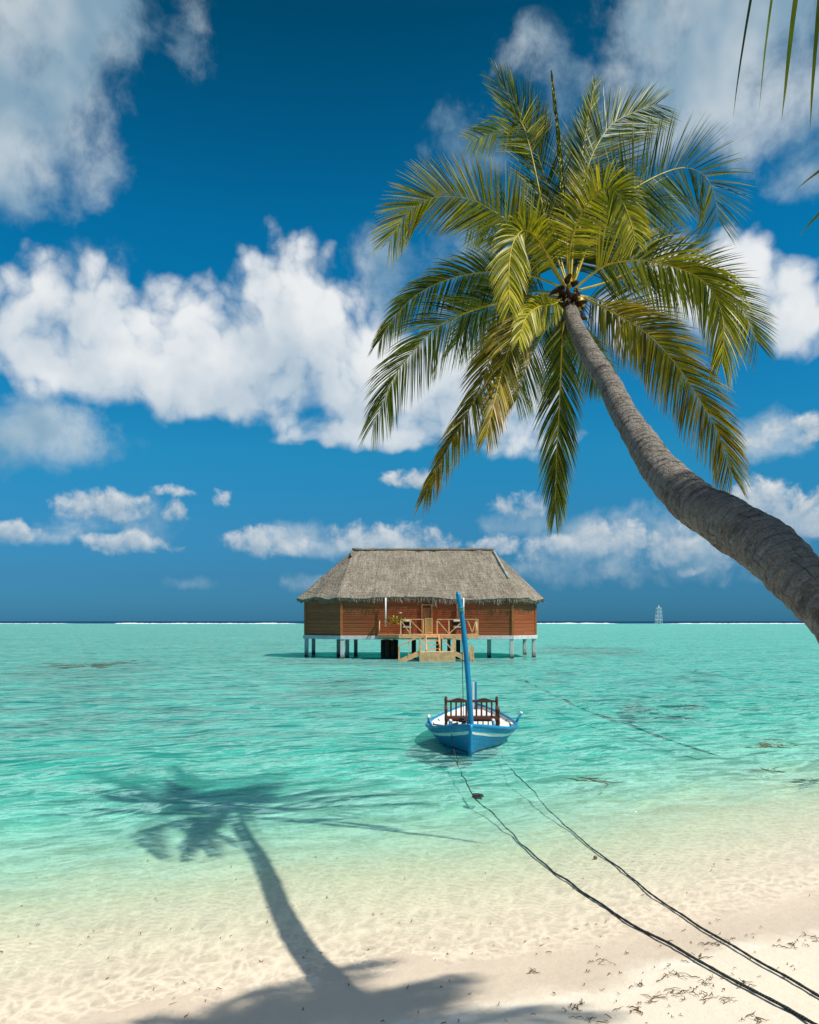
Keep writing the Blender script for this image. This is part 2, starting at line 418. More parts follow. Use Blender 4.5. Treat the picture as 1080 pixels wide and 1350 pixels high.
def build_ground():
    mb = MB(); ys = [-14 + .5*i for i in range(28)]
    y = 0
    while y < 16: ys.append(y); y += .09 if 3.5 < y < 11 else .2
    while y < 1200: ys.append(y); y *= 1.055
    ys += [1500, 3000]
    rows = []
    for y in ys:
        hw = max(14, abs(y)*.9+8); n = 150
        row = []
        for k in range(n+1):
            t = k/n*2-1; x = hw*(abs(t)**1.25)*(1 if t > 0 else -1)
            row.append((x, y, bed_z(x, y)))
        rows.append(row)
    mb.sheet(rows)
    o = mb.build('sand', sand_material(), smooth=True); tag(o, 'pale sand beach running down under the lagoon', 'sand', kind='structure')
    wb = MB(); wy = [3.2, 5, 8, 12, 20, 40, 80, 160, 320, 640, 900, 1000, 2000, 6000, 20000, 50000]
    wb.sheet([[(x*max(12, y*1.2+6), y, 0) for x in (-1, -.5, 0, .5, 1)] for y in wy])
    w = wb.build('water', water_material(), smooth=True); tag(w, 'clear turquoise lagoon water with dark blue sea beyond the reef', 'water', kind='structure')
# ---------------------------------------------------------------- coconut palms
def leaf_material(name, lo, hi, tip, dry=.10):
    m, nt = mat(name); g = G(nt)
    r = g.rnd(); al = g.attr('along')
    col = g.mix(r, lo, hi)
    r2 = g.n('ShaderNodeTexWhiteNoise', noise_dimensions='1D'); nt.links.new(r, r2.inputs['W'])
    col = g.mix(g.ss(r2.outputs[0], 1-dry-.02, 1-dry+.02), col, tip)
    e = g.m('MULTIPLY_ADD', r2.outputs[0], .5, .45)
    col = g.mix(g.m('MULTIPLY', g.ss(al, e, g.m('ADD', e, .35)), .55), col, tip)
    P = g.obj(); col = g.mix(g.ss(g.noise(P, 5, 3, .6), .4, .7, 0, .35), col, lo)
    b = g.bsdf(col, .44, None, .30)
    tl = g.n('ShaderNodeBsdfTranslucent')
    tc = g.mix(1.0, col, (1.3, 1.25, .55), 'MULTIPLY'); nt.links.new(tc, tl.inputs[0])
    mx = g.n('ShaderNodeMixShader'); mx.inputs[0].default_value = .22
    nt.links.new(b.outputs[0], mx.inputs[1]); nt.links.new(tl.outputs[0], mx.inputs[2])
    g.out(mx.outputs[0]); return m

def bark_material():
    m, nt = mat('palm_bark'); g = G(nt)
    uv = g.n('ShaderNodeUVMap').outputs[0]; ux, uy, _ = g.sep(uv)
    P = g.obj(); n = g.noise(P, 5, 5, .6); nf = g.noise(P, 38, 4, .65)
    ca = g.m('COSINE', g.m('MULTIPLY', ux, 6.28318)); sa = g.m('SINE', g.m('MULTIPLY', ux, 6.28318))
    wobble = g.m('MULTIPLY_ADD', n, .10, g.m('MULTIPLY', ca, .012))
    rings = g.m('FRACT', g.m('MULTIPLY', g.m('ADD', uy, wobble), 14.0))
    scar = g.ss(rings, .0, .22, 1, 0)
    fine = g.m('FRACT', g.m('MULTIPLY', g.m('ADD', uy, g.m('MULTIPLY', wobble, 1.4)), 43.0))
    wr = g.noise(g.comb(g.m('MULTIPLY', ca, .5), g.m('MULTIPLY', sa, .5), g.m('MULTIPLY', uy, 9)), 2.2, 5, .65)
    vert = g.noise(g.comb(g.m('MULTIPLY', ca, 5), g.m('MULTIPLY', sa, 5), g.m('MULTIPLY', uy, 1.6)), 2.0, 4, .65)
    crk = g.m('MULTIPLY', g.ss(vert, .60, .68), g.ss(n, .38, .6))
    col = g.mix(n, (.17, .152, .132), (.39, .355, .31))
    col = g.mix(g.ss(nf, .48, .75, 0, .55), col, (.54, .505, .455))
    col = g.mix(g.ss(wr, .52, .68, 0, .6), col, (.075, .062, .05))
    col = g.mix(g.m('MULTIPLY', scar, g.ss(nf, .3, .6, .15, .55)), col, (.05, .042, .034))
    col = g.mix(g.m('MULTIPLY', crk, .55), col, (.04, .033, .027))
    col = g.mix(g.ss(g.noise(P, 85, 3, .7), .5, .68, 0, .55), col, (.09, .078, .064))
    blot = g.noise(P, 2.6, 4, .7)
    col = g.mix(g.ss(blot, .54, .66, 0, .65), col, (.075, .062, .05))
    col = g.mix(g.ss(g.noise(P, 7.5, 3, .6), .66, .73, 0, .55), col, (.27, .125, .07))
    col = g.mix(g.ss(g.noise(P, 11, 4, .6), .62, .74, 0, .4), col, (.48, .46, .42))
    h = g.m('ADD', g.m('MULTIPLY', scar, -.7), g.m('ADD', g.m('MULTIPLY', nf, .7), g.m('ADD', g.m('MULTIPLY', crk, -.5), g.m('ADD', g.m('MULTIPLY', fine, -.25), g.m('MULTIPLY', wr, -.9)))))
    nr = g.bump(g.m('ADD', h, g.m('MULTIPLY', g.noise(P, 85, 3, .7), .5)), 1.0, .035)
    b = g.bsdf(col, .92, nr, .12); g.out(b.outputs[0]); return m

def simple(name, col, rough=.6, var=.25, scale=8, spec=.4, bump=0.0, col2=None, metal=0.0):
    m, nt = mat(name); g = G(nt); P = g.obj()
    n = g.noise(P, scale, 5, .62)
    c2 = col2 or tuple(c*(1-var) for c in col)
    c = g.mix(g.ss(n, .3, .7), col, c2)
    nr = g.bump(n, bump, .01) if bump else None
    b = g.bsdf(c, g.ss(n, .2, .8, max(rough-.12, .05), min(rough+.12, 1)), nr, spec); b.inputs['Metallic'].default_value = metal
    g.out(b.outputs[0]); return m

LEAF = {}
def leaf_mats():
    LEAF['green'] = leaf_material('green_leaflet', (.008, .026, .001), (.20, .26, .006), (.40, .35, .04), .06)
    LEAF['yellow'] = leaf_material('yellow_green_leaflet', (.03, .06, .002), (.56, .52, .012), (.58, .45, .05), .10)
    LEAF['olive'] = leaf_material('olive_leaflet', (.028, .036, .002), (.44, .36, .010), (.48, .28, .04), .13)
    LEAF['rachis'] = simple('yellow_midrib', (.56, .43, .025), .45, .4, 6, .4)
    LEAF['rachis_dull'] = simple('brown_green_midrib', (.22, .17, .05), .5, .4, 6, .4)

def frond(parent, pts, L, rng, kind='green', g=.6, roll=0.0, n=64, t0=.12, width=.0185, view=Vector((0, 0, EYE)), fold=0.0,
          skew=(1, 1), rr=.0135, ang=(58, 22), curlz=.0, gap=.04, rach='rachis', name='frond', stiff=1.0, sp=1.0, sides=(1, -1)):
    """pts: midrib from the crown outward; L: longest leaflet; g: pull of gravity; roll: turn of the blade about the midrib (degrees);
    fold: how far the two leaflet rows close into a V; skew: length factor of the two rows"""
    mid = resample(catmull(pts, 60), n)
    mb = MB(); rb = MB()
    N = len(mid)-1
    rb.tube(mid, [rr*(1-.86*(i/N)) for i in range(N+1)], 6)
    for side in sides:
        i = t0*N; skip = 0
        while i < N:
            t = i/N; k = min(int(i), N-1); f = i-k
            p = mid[k].lerp(mid[k+1], f); T = (mid[min(k+2, N)]-mid[max(k-1, 0)]).normalized()
            i += rng.uniform(.25, .41)*sp*N/64*(64/max(n, 40))**0
            if skip > 0: skip -= 1; continue
            if rng.random() < gap*.3: skip = rng.choice((1, 2, 3))
            V = (p-view).normalized()
            A = T.cross(V).normalized(); A = Matrix.Rotation(R(roll), 3, T) @ A
            Fn = A.cross(T).normalized()
            if Fn.dot(V) > 0: Fn = -Fn
            a = R(interp(t, [(0, ang[0]+8), (.5, (ang[0]+ang[1])*.5+8), (1, ang[1])])) + rng.gauss(0, .03) + .05*math.sin(t*23+side)
            D = (A*side*math.sin(a) + T*math.cos(a) + Fn*(fold+rng.gauss(0, .06))).normalized()
            D = (D+Vector((0, 0, -1))*g*.38).normalized()
            ll = L*interp(t, [(0, .45), (.15, .75), (.38, 1.0), (.7, .92), (.9, .74), (1, .56)])*rng.uniform(.88, 1.08)*(skew[0] if side > 0 else skew[1])
            if rng.random() < gap: ll *= rng.uniform(.35, .8)
            wd = width*interp(t, [(0, .8), (.4, 1), (.85, .8), (1, .45)])*rng.uniform(.85, 1.1)
            seg = 5; gl = g*rng.uniform(.75, 1.25); q = p.copy(); d = D.copy()
            Wb = (T - D*T.dot(D)); Wb = Wb.normalized() if Wb.length > 1e-4 else Fn
            Wb = Matrix.Rotation(rng.gauss(0, .65)+.25*side, 3, D) @ Wb
            twist = rng.gauss(0, .25)
            vs = []; at_ = []
            for j in range(seg+1):
                s = j/seg
                w = wd*interp(s, [(0, .45), (.18, 1.0), (.55, .82), (.85, .42), (1, .04)])*.5
                Wd = (Wb - d*Wb.dot(d)).normalized()
                vs += [q-Wd*w, q+Wd*w]; at_ += [s, s]
                d = (d + Vector((0, 0, -1))*gl*(.07+.22*s)*stiff + Vector((rng.gauss(0, .010), rng.gauss(0, .010), 0))).normalized()
                Wb = Matrix.Rotation(twist/seg, 3, d) @ Wb
                q = q + d*(ll/seg)
            mb.add(vs, [(2*j, 2*j+1, 2*j+3, 2*j+2) for j in range(seg)], att=at_)
    o = mb.build(name, LEAF[kind], parent, smooth=True)
    rb.build('midrib', LEAF[rach], o, smooth=True)
    return o

def trunk_mesh(stops, seg=28, step=.03, jag=.012):
    """stops: (point, radius); rings with small steps where old leaf bases sat"""
    pts = [Vector(p) for p, r in stops]; m = 90
    cm = catmull(pts, m*4); L = 0
    rad = []
    for j in range(len(cm)):
        t = j/(len(cm)-1)*(len(stops)-1); i = min(int(t), len(stops)-2); f = t-i; f = f*f*(3-2*f)
        rad.append(lerp(stops[i][1], stops[i+1][1], f))
    tot = sum((a-b).length for a, b in zip(cm, cm[1:])); n = int(tot/step*2)
    # resample both
    Ls = [0]
    for a, b in zip(cm, cm[1:]): Ls.append(Ls[-1]+(b-a).length)
    out = []; rs = []; i = 0
    for j in range(n+1):
        d = tot*j/n
        while i < len(Ls)-2 and Ls[i+1] < d: i += 1
        f = (d-Ls[i])/max(Ls[i+1]-Ls[i], 1e-9); f = min(max(f, 0), 1)
        out.append(cm[i].lerp(cm[i+1], f)); rs.append(lerp(rad[i], rad[i+1], f))
    mb = MB(); vs = []; fs = []; uvs = []; Nn = None; d = 0
    for j, p in enumerate(out):
        T = (out[min(j+1, n)]-out[max(j-1, 0)]).normalized()
        Nn = T.orthogonal().normalized() if Nn is None else (Nn-T*Nn.dot(T)).normalized()
        B = T.cross(Nn)
        if j: d += (p-out[j-1]).length
        for k in range(seg+1):
            a = 2*math.pi*(k % seg)/seg
            dirv = Nn*math.cos(a)+B*math.sin(a)
            ph = (d/.085 + .25*math.sin(a*1+2) + .8*mnoise.noise(dirv*.7+Vector((0, 0, d*1.4)))) % 1
            r = rs[j] + jag*(.6-ph)*rs[j]/.14 + .014*mnoise.noise(p*4.2+dirv*.6)*rs[j]/.14 + .007*mnoise.noise(p*13+dirv)*(rs[j]/.14) + .003*mnoise.noise(p*34)
            vs.append(p+dirv*r); uvs.append((k/seg, d))
    w = seg+1
    for j in range(n):
        for k in range(seg):
            fs.append((j*w+k, j*w+k+1, (j+1)*w+k+1, (j+1)*w+k))
    mb.add(vs, fs, uvs); return mb

def crown_heart(parent, c, up, rng, sc=1.0):
    """leaf bases, fibre and young coconuts at the top of the trunk"""
    fib = simple('palm_fibre', (.075, .042, .022), .95, .6, 18, .1, .8)
    mb = MB()
    for k in range(26):
        a = rng.uniform(0, 6.28); h = rng.uniform(-.16, .26)*sc
        s = up.orthogonal().normalized(); s = Matrix.Rotation(a, 3, up) @ s
        p0 = c + up*h + s*.05*sc; p1 = p0 + (s*rng.uniform(.06, .15)+up*rng.uniform(-.06, .10))*sc
        mb.tube([p0, (p0+p1)/2+s*.02, p1], [.032*sc, .026*sc, .008*sc], 6)
    for k in range(60):
        a = rng.uniform(0, 6.28); s = Matrix.Rotation(a, 3, up) @ up.orthogonal().normalized()
        p0 = c + up*rng.uniform(-.2, .15)*sc + s*.09*sc; p1 = p0 + (s*rng.uniform(.03, .13)-up*rng.uniform(.0, .2)+Vector((0, 0, -.06)))*sc
        mb.tube([p0, p1], [.009*sc, .003*sc], 4)
    mb.build('crown_fibre', fib, parent, smooth=True)

def build_main_palm():
    rng = random.Random(7)
    stops = [(at(1352, 1640, 2.85), .22), (at(1346, 1470, 2.9), .18), (at(1322, 1230, 3.02), .155), (at(1272, 1030, 3.16), .15), (at(1210, 925, 3.34), .146),
             (at(1150, 860, 3.54), .130), (at(1096, 804, 3.72), .124), (at(1052, 763, 3.92), .128), (at(1014, 724, 4.16), .136), (at(966, 692, 4.46), .139), (at(914, 661, 4.82), .127), (at(872, 620, 5.25), .112),
             (at(843, 577, 5.75), .100), (at(822, 545, 6.25), .093), (at(804, 508, 6.95), .094), (at(780, 470, 7.85), .096), (at(760, 434, 8.7), .088), (at(753, 414, 9.2), .085), (at(749, 396, 9.4), .06)]
    base = stops[0][0].copy(); base.z = bed_z(base.x, base.y)
    root = thing('coconut_palm', base, 'coconut palm with a curved grey trunk leaning out over the water', 'palm tree', 'coconut palms on the beach')
    trunk_mesh(stops, 30).build('trunk', bark_material(), root, smooth=True)
    hub = at(750, 378, 9.5)
    crown_heart(root, at(754, 401, 9.3), Vector((-.25, .1, 1)).normalized(), rng, 1.05)
    Y0 = 9.5
    def F(px, dz, L, kind='green', **k):
        """px: midrib pixels, dz: how far its tip stands behind (+) or before (-) the crown"""
        n = len(px); pts = []; dz *= 1.5
        for i, (u, v) in enumerate(px):
            t = i/(n-1); pts.append(at(u, v, Y0+dz*t**1.2))
        return frond(root, pts, L*.90*(1+dz/Y0), rng, kind, **k)
    # back of the crown first
    F([(750, 380), (738, 335), (728, 268), (712, 214), (697, 173), (678, 135), (658, 108)], .9, .66, 'green', g=.05, fold=.35, ang=(38, 14), n=70)
    F([(746, 372), (722, 300), (700, 200), (686, 160), (668, 166), (642, 178), (618, 186)], 1.1, .46, 'yellow', g=.25, ang=(50, 30), t0=.5, n=56)
    F([(750, 378), (746, 300), (742, 250), (739, 210), (733, 150), (727, 96)], .3, .10, 'green', g=0, ang=(8, 4), n=40, width=.05, rr=.016)
    F([(752, 375), (758, 300), (768, 245), (783, 200), (806, 165), (836, 148), (866, 137)], .7, .92, 'green', g=.10, ang=(50, 16), skew=(.8, 1.05), n=76)
    F([(752, 375), (757, 300), (764, 230), (774, 165), (785, 108)], 1.3, .5, 'green', g=.05, ang=(26, 10), n=60)
    F([(756, 375), (786, 300), (820, 261), (866, 232), (904, 221), (929, 232), (942, 256), (946, 290)], .9, .86, 'green', g=.25, skew=(.95, .95), ang=(58, 34), n=84)
    F([(754, 376), (775, 320), (806, 280), (838, 262), (868, 262), (890, 290)], 1.6, .6, 'green', g=.5, n=60)
    F([(746, 378), (715, 330), (685, 303), (629, 266), (579, 259), (549, 271), (529, 291), (514, 318)], .0, .68, 'yellow', g=.22, n=86, ang=(60, 26))
    F([(744, 378), (715, 335), (690, 295), (668, 280), (640, 285), (618, 300)], 1.2, .62, 'green', g=.35, n=60)
    F([(744, 380), (700, 364), (650, 358), (595, 367), (549, 389), (520, 418), (500, 450)], .5, .50, 'green', g=.75, roll=12, n=72)
    F([(744, 386), (692, 392), (640, 404), (584, 426), (549, 458), (519, 498), (492, 560)], .8, .72, 'green', g=.75, n=80, gap=.1)
    F([(744, 386), (700, 385), (660, 395), (625, 420), (600, 455)], 1.5, .6, 'green', g=.9, n=56)
    F([(746, 392), (728, 420), (708, 455), (690, 492), (680, 530)], 1.3, .6, 'green', g=.7, n=56)
    F([(748, 395), (742, 440), (739, 498), (737, 546), (734, 594), (733, 640), (732, 676)], .4, .66, 'green', g=.65, n=76, ang=(44, 12), gap=.1)
    F([(744, 390), (705, 392), (674, 408), (654, 445), (638, 496), (616, 545), (592, 588), (574, 622), (559, 656)], -.6, .62, 'olive', g=.6, n=84, ang=(46, 14), rach='rachis_dull', gap=.12)
    F([(746, 390), (712, 402), (686, 425), (668, 468), (654, 520), (641, 575)], -1.0, .66, 'olive', g=.7, n=66, ang=(46, 18), gap=.1)
    F([(756, 386), (785, 400), (820, 418), (856, 442), (888, 476), (918, 520), (946, 568), (966, 628)], -.5, .80, 'olive', g=.55, n=84, ang=(52, 24))
    F([(757, 384), (800, 372), (850, 352), (900, 352), (945, 376), (980, 410), (1000, 455)], .6, .64, 'green', g=.30, n=76, ang=(50, 26))
    F([(757, 382), (780, 362), (804, 348), (842, 343), (882, 350), (918, 364), (942, 388), (954, 428), (952, 478)], -.4, .82, 'yellow', g=.95, roll=-10, n=84)
    F([(756, 388), (790, 396), (830, 415), (868, 448), (900, 490)], 1.2, .7, 'green', g=.6, n=60)
    F([(750, 378), (751, 335), (759, 298), (775, 269), (796, 248), (815, 256), (830, 288), (838, 320)], -1.1, .58, 'yellow', g=.55, n=74, ang=(62, 30))
    F([(747, 380), (728, 345), (706, 312), (690, 304), (676, 322), (671, 358), (672, 405)], -1.3, .62, 'yellow', g=.75, n=74, ang=(60, 26))
    F([(748, 384), (733, 400), (712, 404), (694, 418), (684, 448)], -1.3, .45, 'yellow', g=.8, n=46)
    F([(752, 378), (744, 330), (726, 300), (712, 275), (700, 262)], 1.4, .6, 'green', g=.3, n=56)
    F([(752, 378), (770, 335), (795, 310), (820, 300), (845, 310)], .8, .55, 'green', g=.6, n=50)
    for (px_, dz_, L_, kd_) in (([(752, 380), (762, 335), (778, 300), (800, 285), (826, 292)], 1.3, .5, 'green'), ([(750, 392), (752, 425), (764, 458), (782, 486), (800, 505)], 1.0, .5, 'green')):
        F(px_, dz_, L_, kd_, g=.55, n=56)
    nut = simple('young_coconut', (.42, .30, .03), .5, .4, 9, .4)
    nut2 = simple('brown_coconut', (.12, .055, .025), .7, .4, 9, .3)
    for (u, v, dy, m) in ((764, 400, -.20, nut),):
        b = MB(); c = at(u, v, 9.5+dy)
        b.lathe(c, [(.0, -.085), (.035, -.078), (.06, -.04), (.066, 0), (.055, .045), (.03, .075), (0, .085)], 10)
        b.build('coconut', m, root, smooth=True)
    return root

def build_shade_palm():
    """the palm beside the camera whose crown shades the sand; a few leaflets of it hang into the picture"""
    rng = random.Random(21)
    c = Vector((4.45, 2.0, 6.8))
    base = Vector((5.6, .2, .55)); base.z = bed_z(base.x, base.y)
    root = thing('coconut_palm', base, 'palm beyond the upper right corner with only dark leaflet tips hanging in', 'palm tree', 'coconut palms on the beach')
    trunk_mesh([(base-Vector((0, 0, .2)), .22), (base+Vector((-.1, .15, .6)), .17), (Vector((5.2, .8, 3)), .15), (Vector((4.75, 1.4, 5.2)), .13), (c-Vector((0, 0, .2)), .11)], 16).build('trunk', bpy.data.materials['palm_bark'], root, smooth=True)
    crown_heart(root, c, Vector((0, 0, 1)), rng, 1.0)
    def W(az, ln, rise, drop, L=.75, g=.7, kind='green', n=64, **k):
        d = Vector((math.sin(R(az)), math.cos(R(az)), 0))
        pts = [c+d*ln*t+Vector((0, 0, rise*math.sin(t*2.4)-drop*t*t)) for t in (0, .2, .4, .6, .8, 1)]
        return frond(root, pts, L, rng, kind, g=g, n=n, view=c+Vector((0, 0, 30)), **k)
    for az, ln, ri, dr in ((-95, 2.7, .7, .6), (-118, 2.6, .7, .7), (-140, 2.6, .8, 1.0), (-72, 2.5, .9, .5), (-82, 2.0, 1.2, .3), (-105, 2.1, 1.3, .4), (-90, 2.5, 1.0, .5), (-112, 2.3, 1.0, .4), (-128, 2.0, 1.2, .6), (-62, 1.6, 1.2, .3), (-98, 2.8, .5, .9), (-86, 2.7, .6, .9), (-108, 2.7, .4, 1.0), (-124, 2.6, .5, 1.0), (-78, 2.3, .6, .7), (-28, 1.7, .9, .3), (-12, 1.5, .8, .3), (4, 1.7, .7, .5), (14, 1.5, .9, .3), (-2, 2.0, .4, .9), (10, 1.2, 1.2, .2), (-18, 1.2, 1.2, .2),
                           (75, 1.5, .8, 1.2), (40, 1.6, .6, .5),  (120, 2.2, .8, 1.2), (165, 2.7, .9, 1.2), (-165, 2.6, .8, 1.0), (-10, 2.2, 1.0, .9)):
        W(az, ln, ri, dr)
    # the frond whose leaflets reach into the upper right corner
    pts = [c, at(1500, -500, 3.2), at(1310, -270, 3.4), at(1170, -145, 3.5), at(1085, -85, 3.5), at(1022, -55, 3.5), at(982, -36, 3.5)]
    frond(root, pts, 1.0, rng, 'green', g=.75, n=60, t0=.30, sp=5.5, width=.034, ang=(66, 62), sides=(1,), gap=0)
    pts = [c, at(1480, -220, 3.2), at(1300, -40, 3.4), at(1205, 80, 3.5), at(1152, 170, 3.5), at(1118, 258, 3.5)]
    frond(root, pts, .50, rng, 'green', g=.3, n=60, t0=.30, sp=10, width=.03, ang=(55, 40), sides=(-1,), gap=0)
    return root
# ---------------------------------------------------------------- the bungalow on stilts
def plank_material():
    m, nt = mat('plank_siding'); g = G(nt); P = g.obj(); x, y, z = g.sep(P)
    row = g.m('MULTIPLY', z, 7.6); fr = g.m('FRACT', row); fl = g.m('FLOOR', row)
    wn = g.n('ShaderNodeTexWhiteNoise', noise_dimensions='1D'); nt.links.new(fl, wn.inputs['W'])
    st = g.noise(g.v('MULTIPLY', P, (1.2, 1.2, 14)), 1.0, 5, .6)
    pl = g.noise(g.comb(g.m('MULTIPLY', x, .5), g.m('MULTIPLY', y, .5), g.m('MULTIPLY', fl, 7.3)), 1.0, 2, .5)
    col = g.mix(g.ss(g.m('MULTIPLY_ADD', wn.outputs[0], .45, g.m('MULTIPLY', pl, .6)), .2, .8), (.36, .070, .020), (.48, .128, .040))
    col = g.mix(g.ss(st, .4, .75, 0, .5), col, (.17, .047, .015))
    col = g.mix(g.ss(fr, .0, .14, .5, 0), col, (.03, .010, .005))
    nr = g.bump(g.ss(fr, 0, .9), .8, .03)
    b = g.bsdf(col, .62, nr, .3); g.out(b.outputs[0]); return m
def thatch_material():
    m, nt = mat('thatch'); g = G(nt); uv = g.n('ShaderNodeUVMap').outputs[0]
    r = g.noise(g.v('MULTIPLY', uv, (9, 1.1, 1)), 1.0, 6, .66, .3, dim='2D')
    f = g.noise(g.v('MULTIPLY', uv, (34, 5.5, 1)), 1.0, 4, .7, .5, dim='2D')
    P = g.obj(); big = g.noise(P, .55, 4, .6)
    lay = g.noise(g.v('MULTIPLY', uv, (2.2, 7, 1)), 1.0, 3, .6, dim='2D')
    col = g.ramp(g.m('MULTIPLY_ADD', f, .55, g.m('MULTIPLY', r, .45)), [(.30, (.07, .056, .042)), (.46, (.27, .235, .185)), (.60, (.44, .39, .315)), (.76, (.66, .585, .47))])
    col = g.mix(g.ss(big, .42, .66, 0, .5), col, (.175, .15, .115))
    col = g.mix(g.ss(lay, .57, .72, 0, .45), col, (.46, .41, .33))
    col = g.mix(g.ss(g.noise(P, 1.3, 4, .6), .62, .74, 0, .4), col, (.30, .19, .09))
    nr = g.bump(g.m('ADD', f, g.m('MULTIPLY', lay, 1.2)), 1.0, .10)
    b = g.bsdf(col, .95, nr, .1); g.out(b.outputs[0]); return m
def post_material():
    m, nt = mat('stilt_concrete'); g = G(nt); P = g.obj(); x, y, z = g.sep(P)
    n = g.noise(P, 3, 5, .65)
    col = g.mix(n, (.42, .48, .46), (.60, .64, .61))
    zz = g.m('MULTIPLY_ADD', n, .7, z)
    col = g.mix(g.ss(zz, .35, .85, 1, 0), col, (.065, .042, .026))
    col = g.mix(g.ss(g.noise(P, 6, 3, .6), .58, .7, 0, .5), col, (.16, .075, .03))
    b = g.bsdf(col, .85, g.bump(n, .4, .03), .2); g.out(b.outputs[0]); return m

def build_hut():
    WALL, THATCH, POST = plank_material(), thatch_material(), post_material()
    BEAM = simple('whitewashed_beam', (.62, .66, .65), .8, .25, 3, .2, .2)
    DECKW = simple('pale_deck_wood', (.90, .52, .25), .7, .35, 5, .2, .3)
    DARKW = simple('dark_wet_timber', (.055, .04, .028), .8, .5, 5, .2, .3)
    TRIM = simple('brown_trim', (.46, .16, .05), .6, .35, 6, .3)
    WHITE = simple('white_pipe', (.80, .80, .76), .5, .08, 4)
    root = thing('water_bungalow', (1.0, 60.5, 0), 'brown plank water bungalow on stilts with grey thatched hip roof', 'bungalow')
    ZF, ZE = 1.6, 4.28                     # floor and eaves
    FL, FR = Vector((-4.72, 57.0, 0)), Vector((7.2, 57.3, 0))
    L0, R0 = Vector((-7.62, 60.0, 0)), Vector((9.12, 59.4, 0))
    L1, R1 = Vector((-7.62, 64.2, 0)), Vector((9.12, 64.2, 0))
    BL, BR = Vector((-4.72, 67.2, 0)), Vector((7.2, 67.0, 0))
    ring = [L0, FL, FR, R0, R1, BR, BL, L1]
    mid = sum(ring, Vector())/8
    def z(p, h): return Vector((p.x, p.y, h))
    # walls: one mesh with a real thickness
    mb = MB(); n = 8
    ins = [p + (mid-p).normalized()*.14 for p in ring]
    for i in range(n):
        a, b, ai, bi = ring[i], ring[(i+1) % n], ins[i], ins[(i+1) % n]
        mb.add([z(a, ZF), z(b, ZF), z(b, ZE+.02), z(a, ZE+.02), z(ai, ZF), z(bi, ZF), z(bi, ZE+.02), z(ai, ZE+.02)],
               [(0, 1, 2, 3), (5, 4, 7, 6), (3, 2, 6, 7), (1, 0, 4, 5)])
    mb.build('wall', WALL, root)
    for p in (L0, FL, FR, R0):
        q = p + (p-mid).normalized()*.02; mb = MB()
        mb.bar(z(q, ZF+.01), z(q, ZE+.02), .15, .15); mb.build('corner_trim', TRIM, root)
    fb = MB(); fb.add([z(p+(mid-p).normalized()*.2, ZF-.06) for p in ring], [tuple(range(n))]); fb.add([z(p+(mid-p).normalized()*.2, ZF-.02) for p in ring], [tuple(range(n))])
    fb.build('floor', DARKW, root)
    # beams under the floor
    for i in range(n):
        a, b = ring[i], ring[(i+1) % n]; o = (mid-(a+b)/2).normalized()*-.03
        mb = MB(); T = (b-a).normalized()*.09
        mb.bar(z(a+o-T, ZF-.135), z(b+o+T, ZF-.135), .24, .26); mb.build('floor_beam', BEAM, root, bevel=.015)
    # stilts
    pp = [(-7.55, 60.05), (-4.68, 57.02), (-5.25, 60.6), (-4.5, 59.2), (-4.1, 62.5), (-7.5, 64.0), (-1.75, 59.5), (2.2, 59.5), (5.7, 58.6), (7.15, 57.32), (9.02, 59.4), (9.0, 64.0), (-1.2, 66.5), (3.2, 66.5)]
    for i, (x, y) in enumerate(pp):
        w = .27 if i not in (6, 7) else .34
        mb = MB(); mb.box((x, y, .05), (w, w, 2*(ZF-.265)-.1+.0), taper=.96) if False else mb.bar((x, y, -1.7), (x, y, ZF-.268), w, w)
        mb.build('stilt', POST, root, bevel=.02)
    # dark pilings under the terrace
    for x, y in ((-1.55, 56.6), (-1.2, 56.9), (-1.85, 57.2), (-.95, 57.6), (.3, 57.0), (2.0, 57.0), (3.4, 57.2), (-1.5, 58.2)):
        mb = MB(); mb.tube([(x, y, -1.7), (x, y, ZF-.30)], .16, 10); mb.build('piling', DARKW, root, smooth=True)
    # ---- thatched roof: eight sloping sides, rough surface, ragged fringe
    rl, rr_ = Vector((-4.25, 62.1, 8.0)), Vector((6.3, 62.1, 8.0))
    eave = []
    for p in ring:
        q = p + (p-mid).normalized()*.42; eave.append(Vector((q.x, q.y, ZE-.02)))
    eave[0] += Vector((-.22, 0, 0)); eave[3] += Vector((.30, 0, -.10)); eave[2] += Vector((.1, 0, -.06)); eave[4] += Vector((.3, 0, 0)); eave[7] += Vector((-.22, 0, 0))
    tops = [rl, rl, rr_, rr_, rr_, rr_, rl, rl]
    rb = MB(); rng = random.Random(3)
    fringe = MB()
    for i in range(n):
        a, b, ta, tb = eave[i], eave[(i+1) % n], tops[i], tops[(i+1) % n]
        nx = max(6, int((b-a).length/.28)); ny = 22
        Nn = (b-a).cross((ta+tb)/2-a).normalized()
        if Nn.z < 0: Nn = -Nn
        rows = []; uvs = []
        for j in range(ny+1):
            t = j/ny; row = []
            for k in range(nx+1):
                s = k/nx; p = a.lerp(b, s).lerp(ta.lerp(tb, s), t)
                edge = min(s, 1-s)*6
                d = .07*mnoise.noise(p*1.1)+.06*mnoise.noise(p*3.1)*min(1, edge+.3) + .05*((t*9) % 1 < .5)*-.3
                sag = -.10*math.sin(s*9.42+i)*(1-t)*min(1, edge)*(1-t)
                p = p + Nn*(d*(1 if edge > .02 else .5)) + Vector((0, 0, sag))
                row.append(p); uvs.append((s*(b-a).length*.5+i*3.7, t*5.0))
            rows.append(row)
        m_ = nx+1; vs = [p for r in rows for p in r]
        rb.add(vs, [(j*m_+k, j*m_+k+1, (j+1)*m_+k+1, (j+1)*m_+k) for j in range(ny) for k in range(nx)], uvs)
        # thickness at the eaves, then hanging straw
        low = rows[0]; out = (Vector((Nn.x, Nn.y, 0))).normalized()
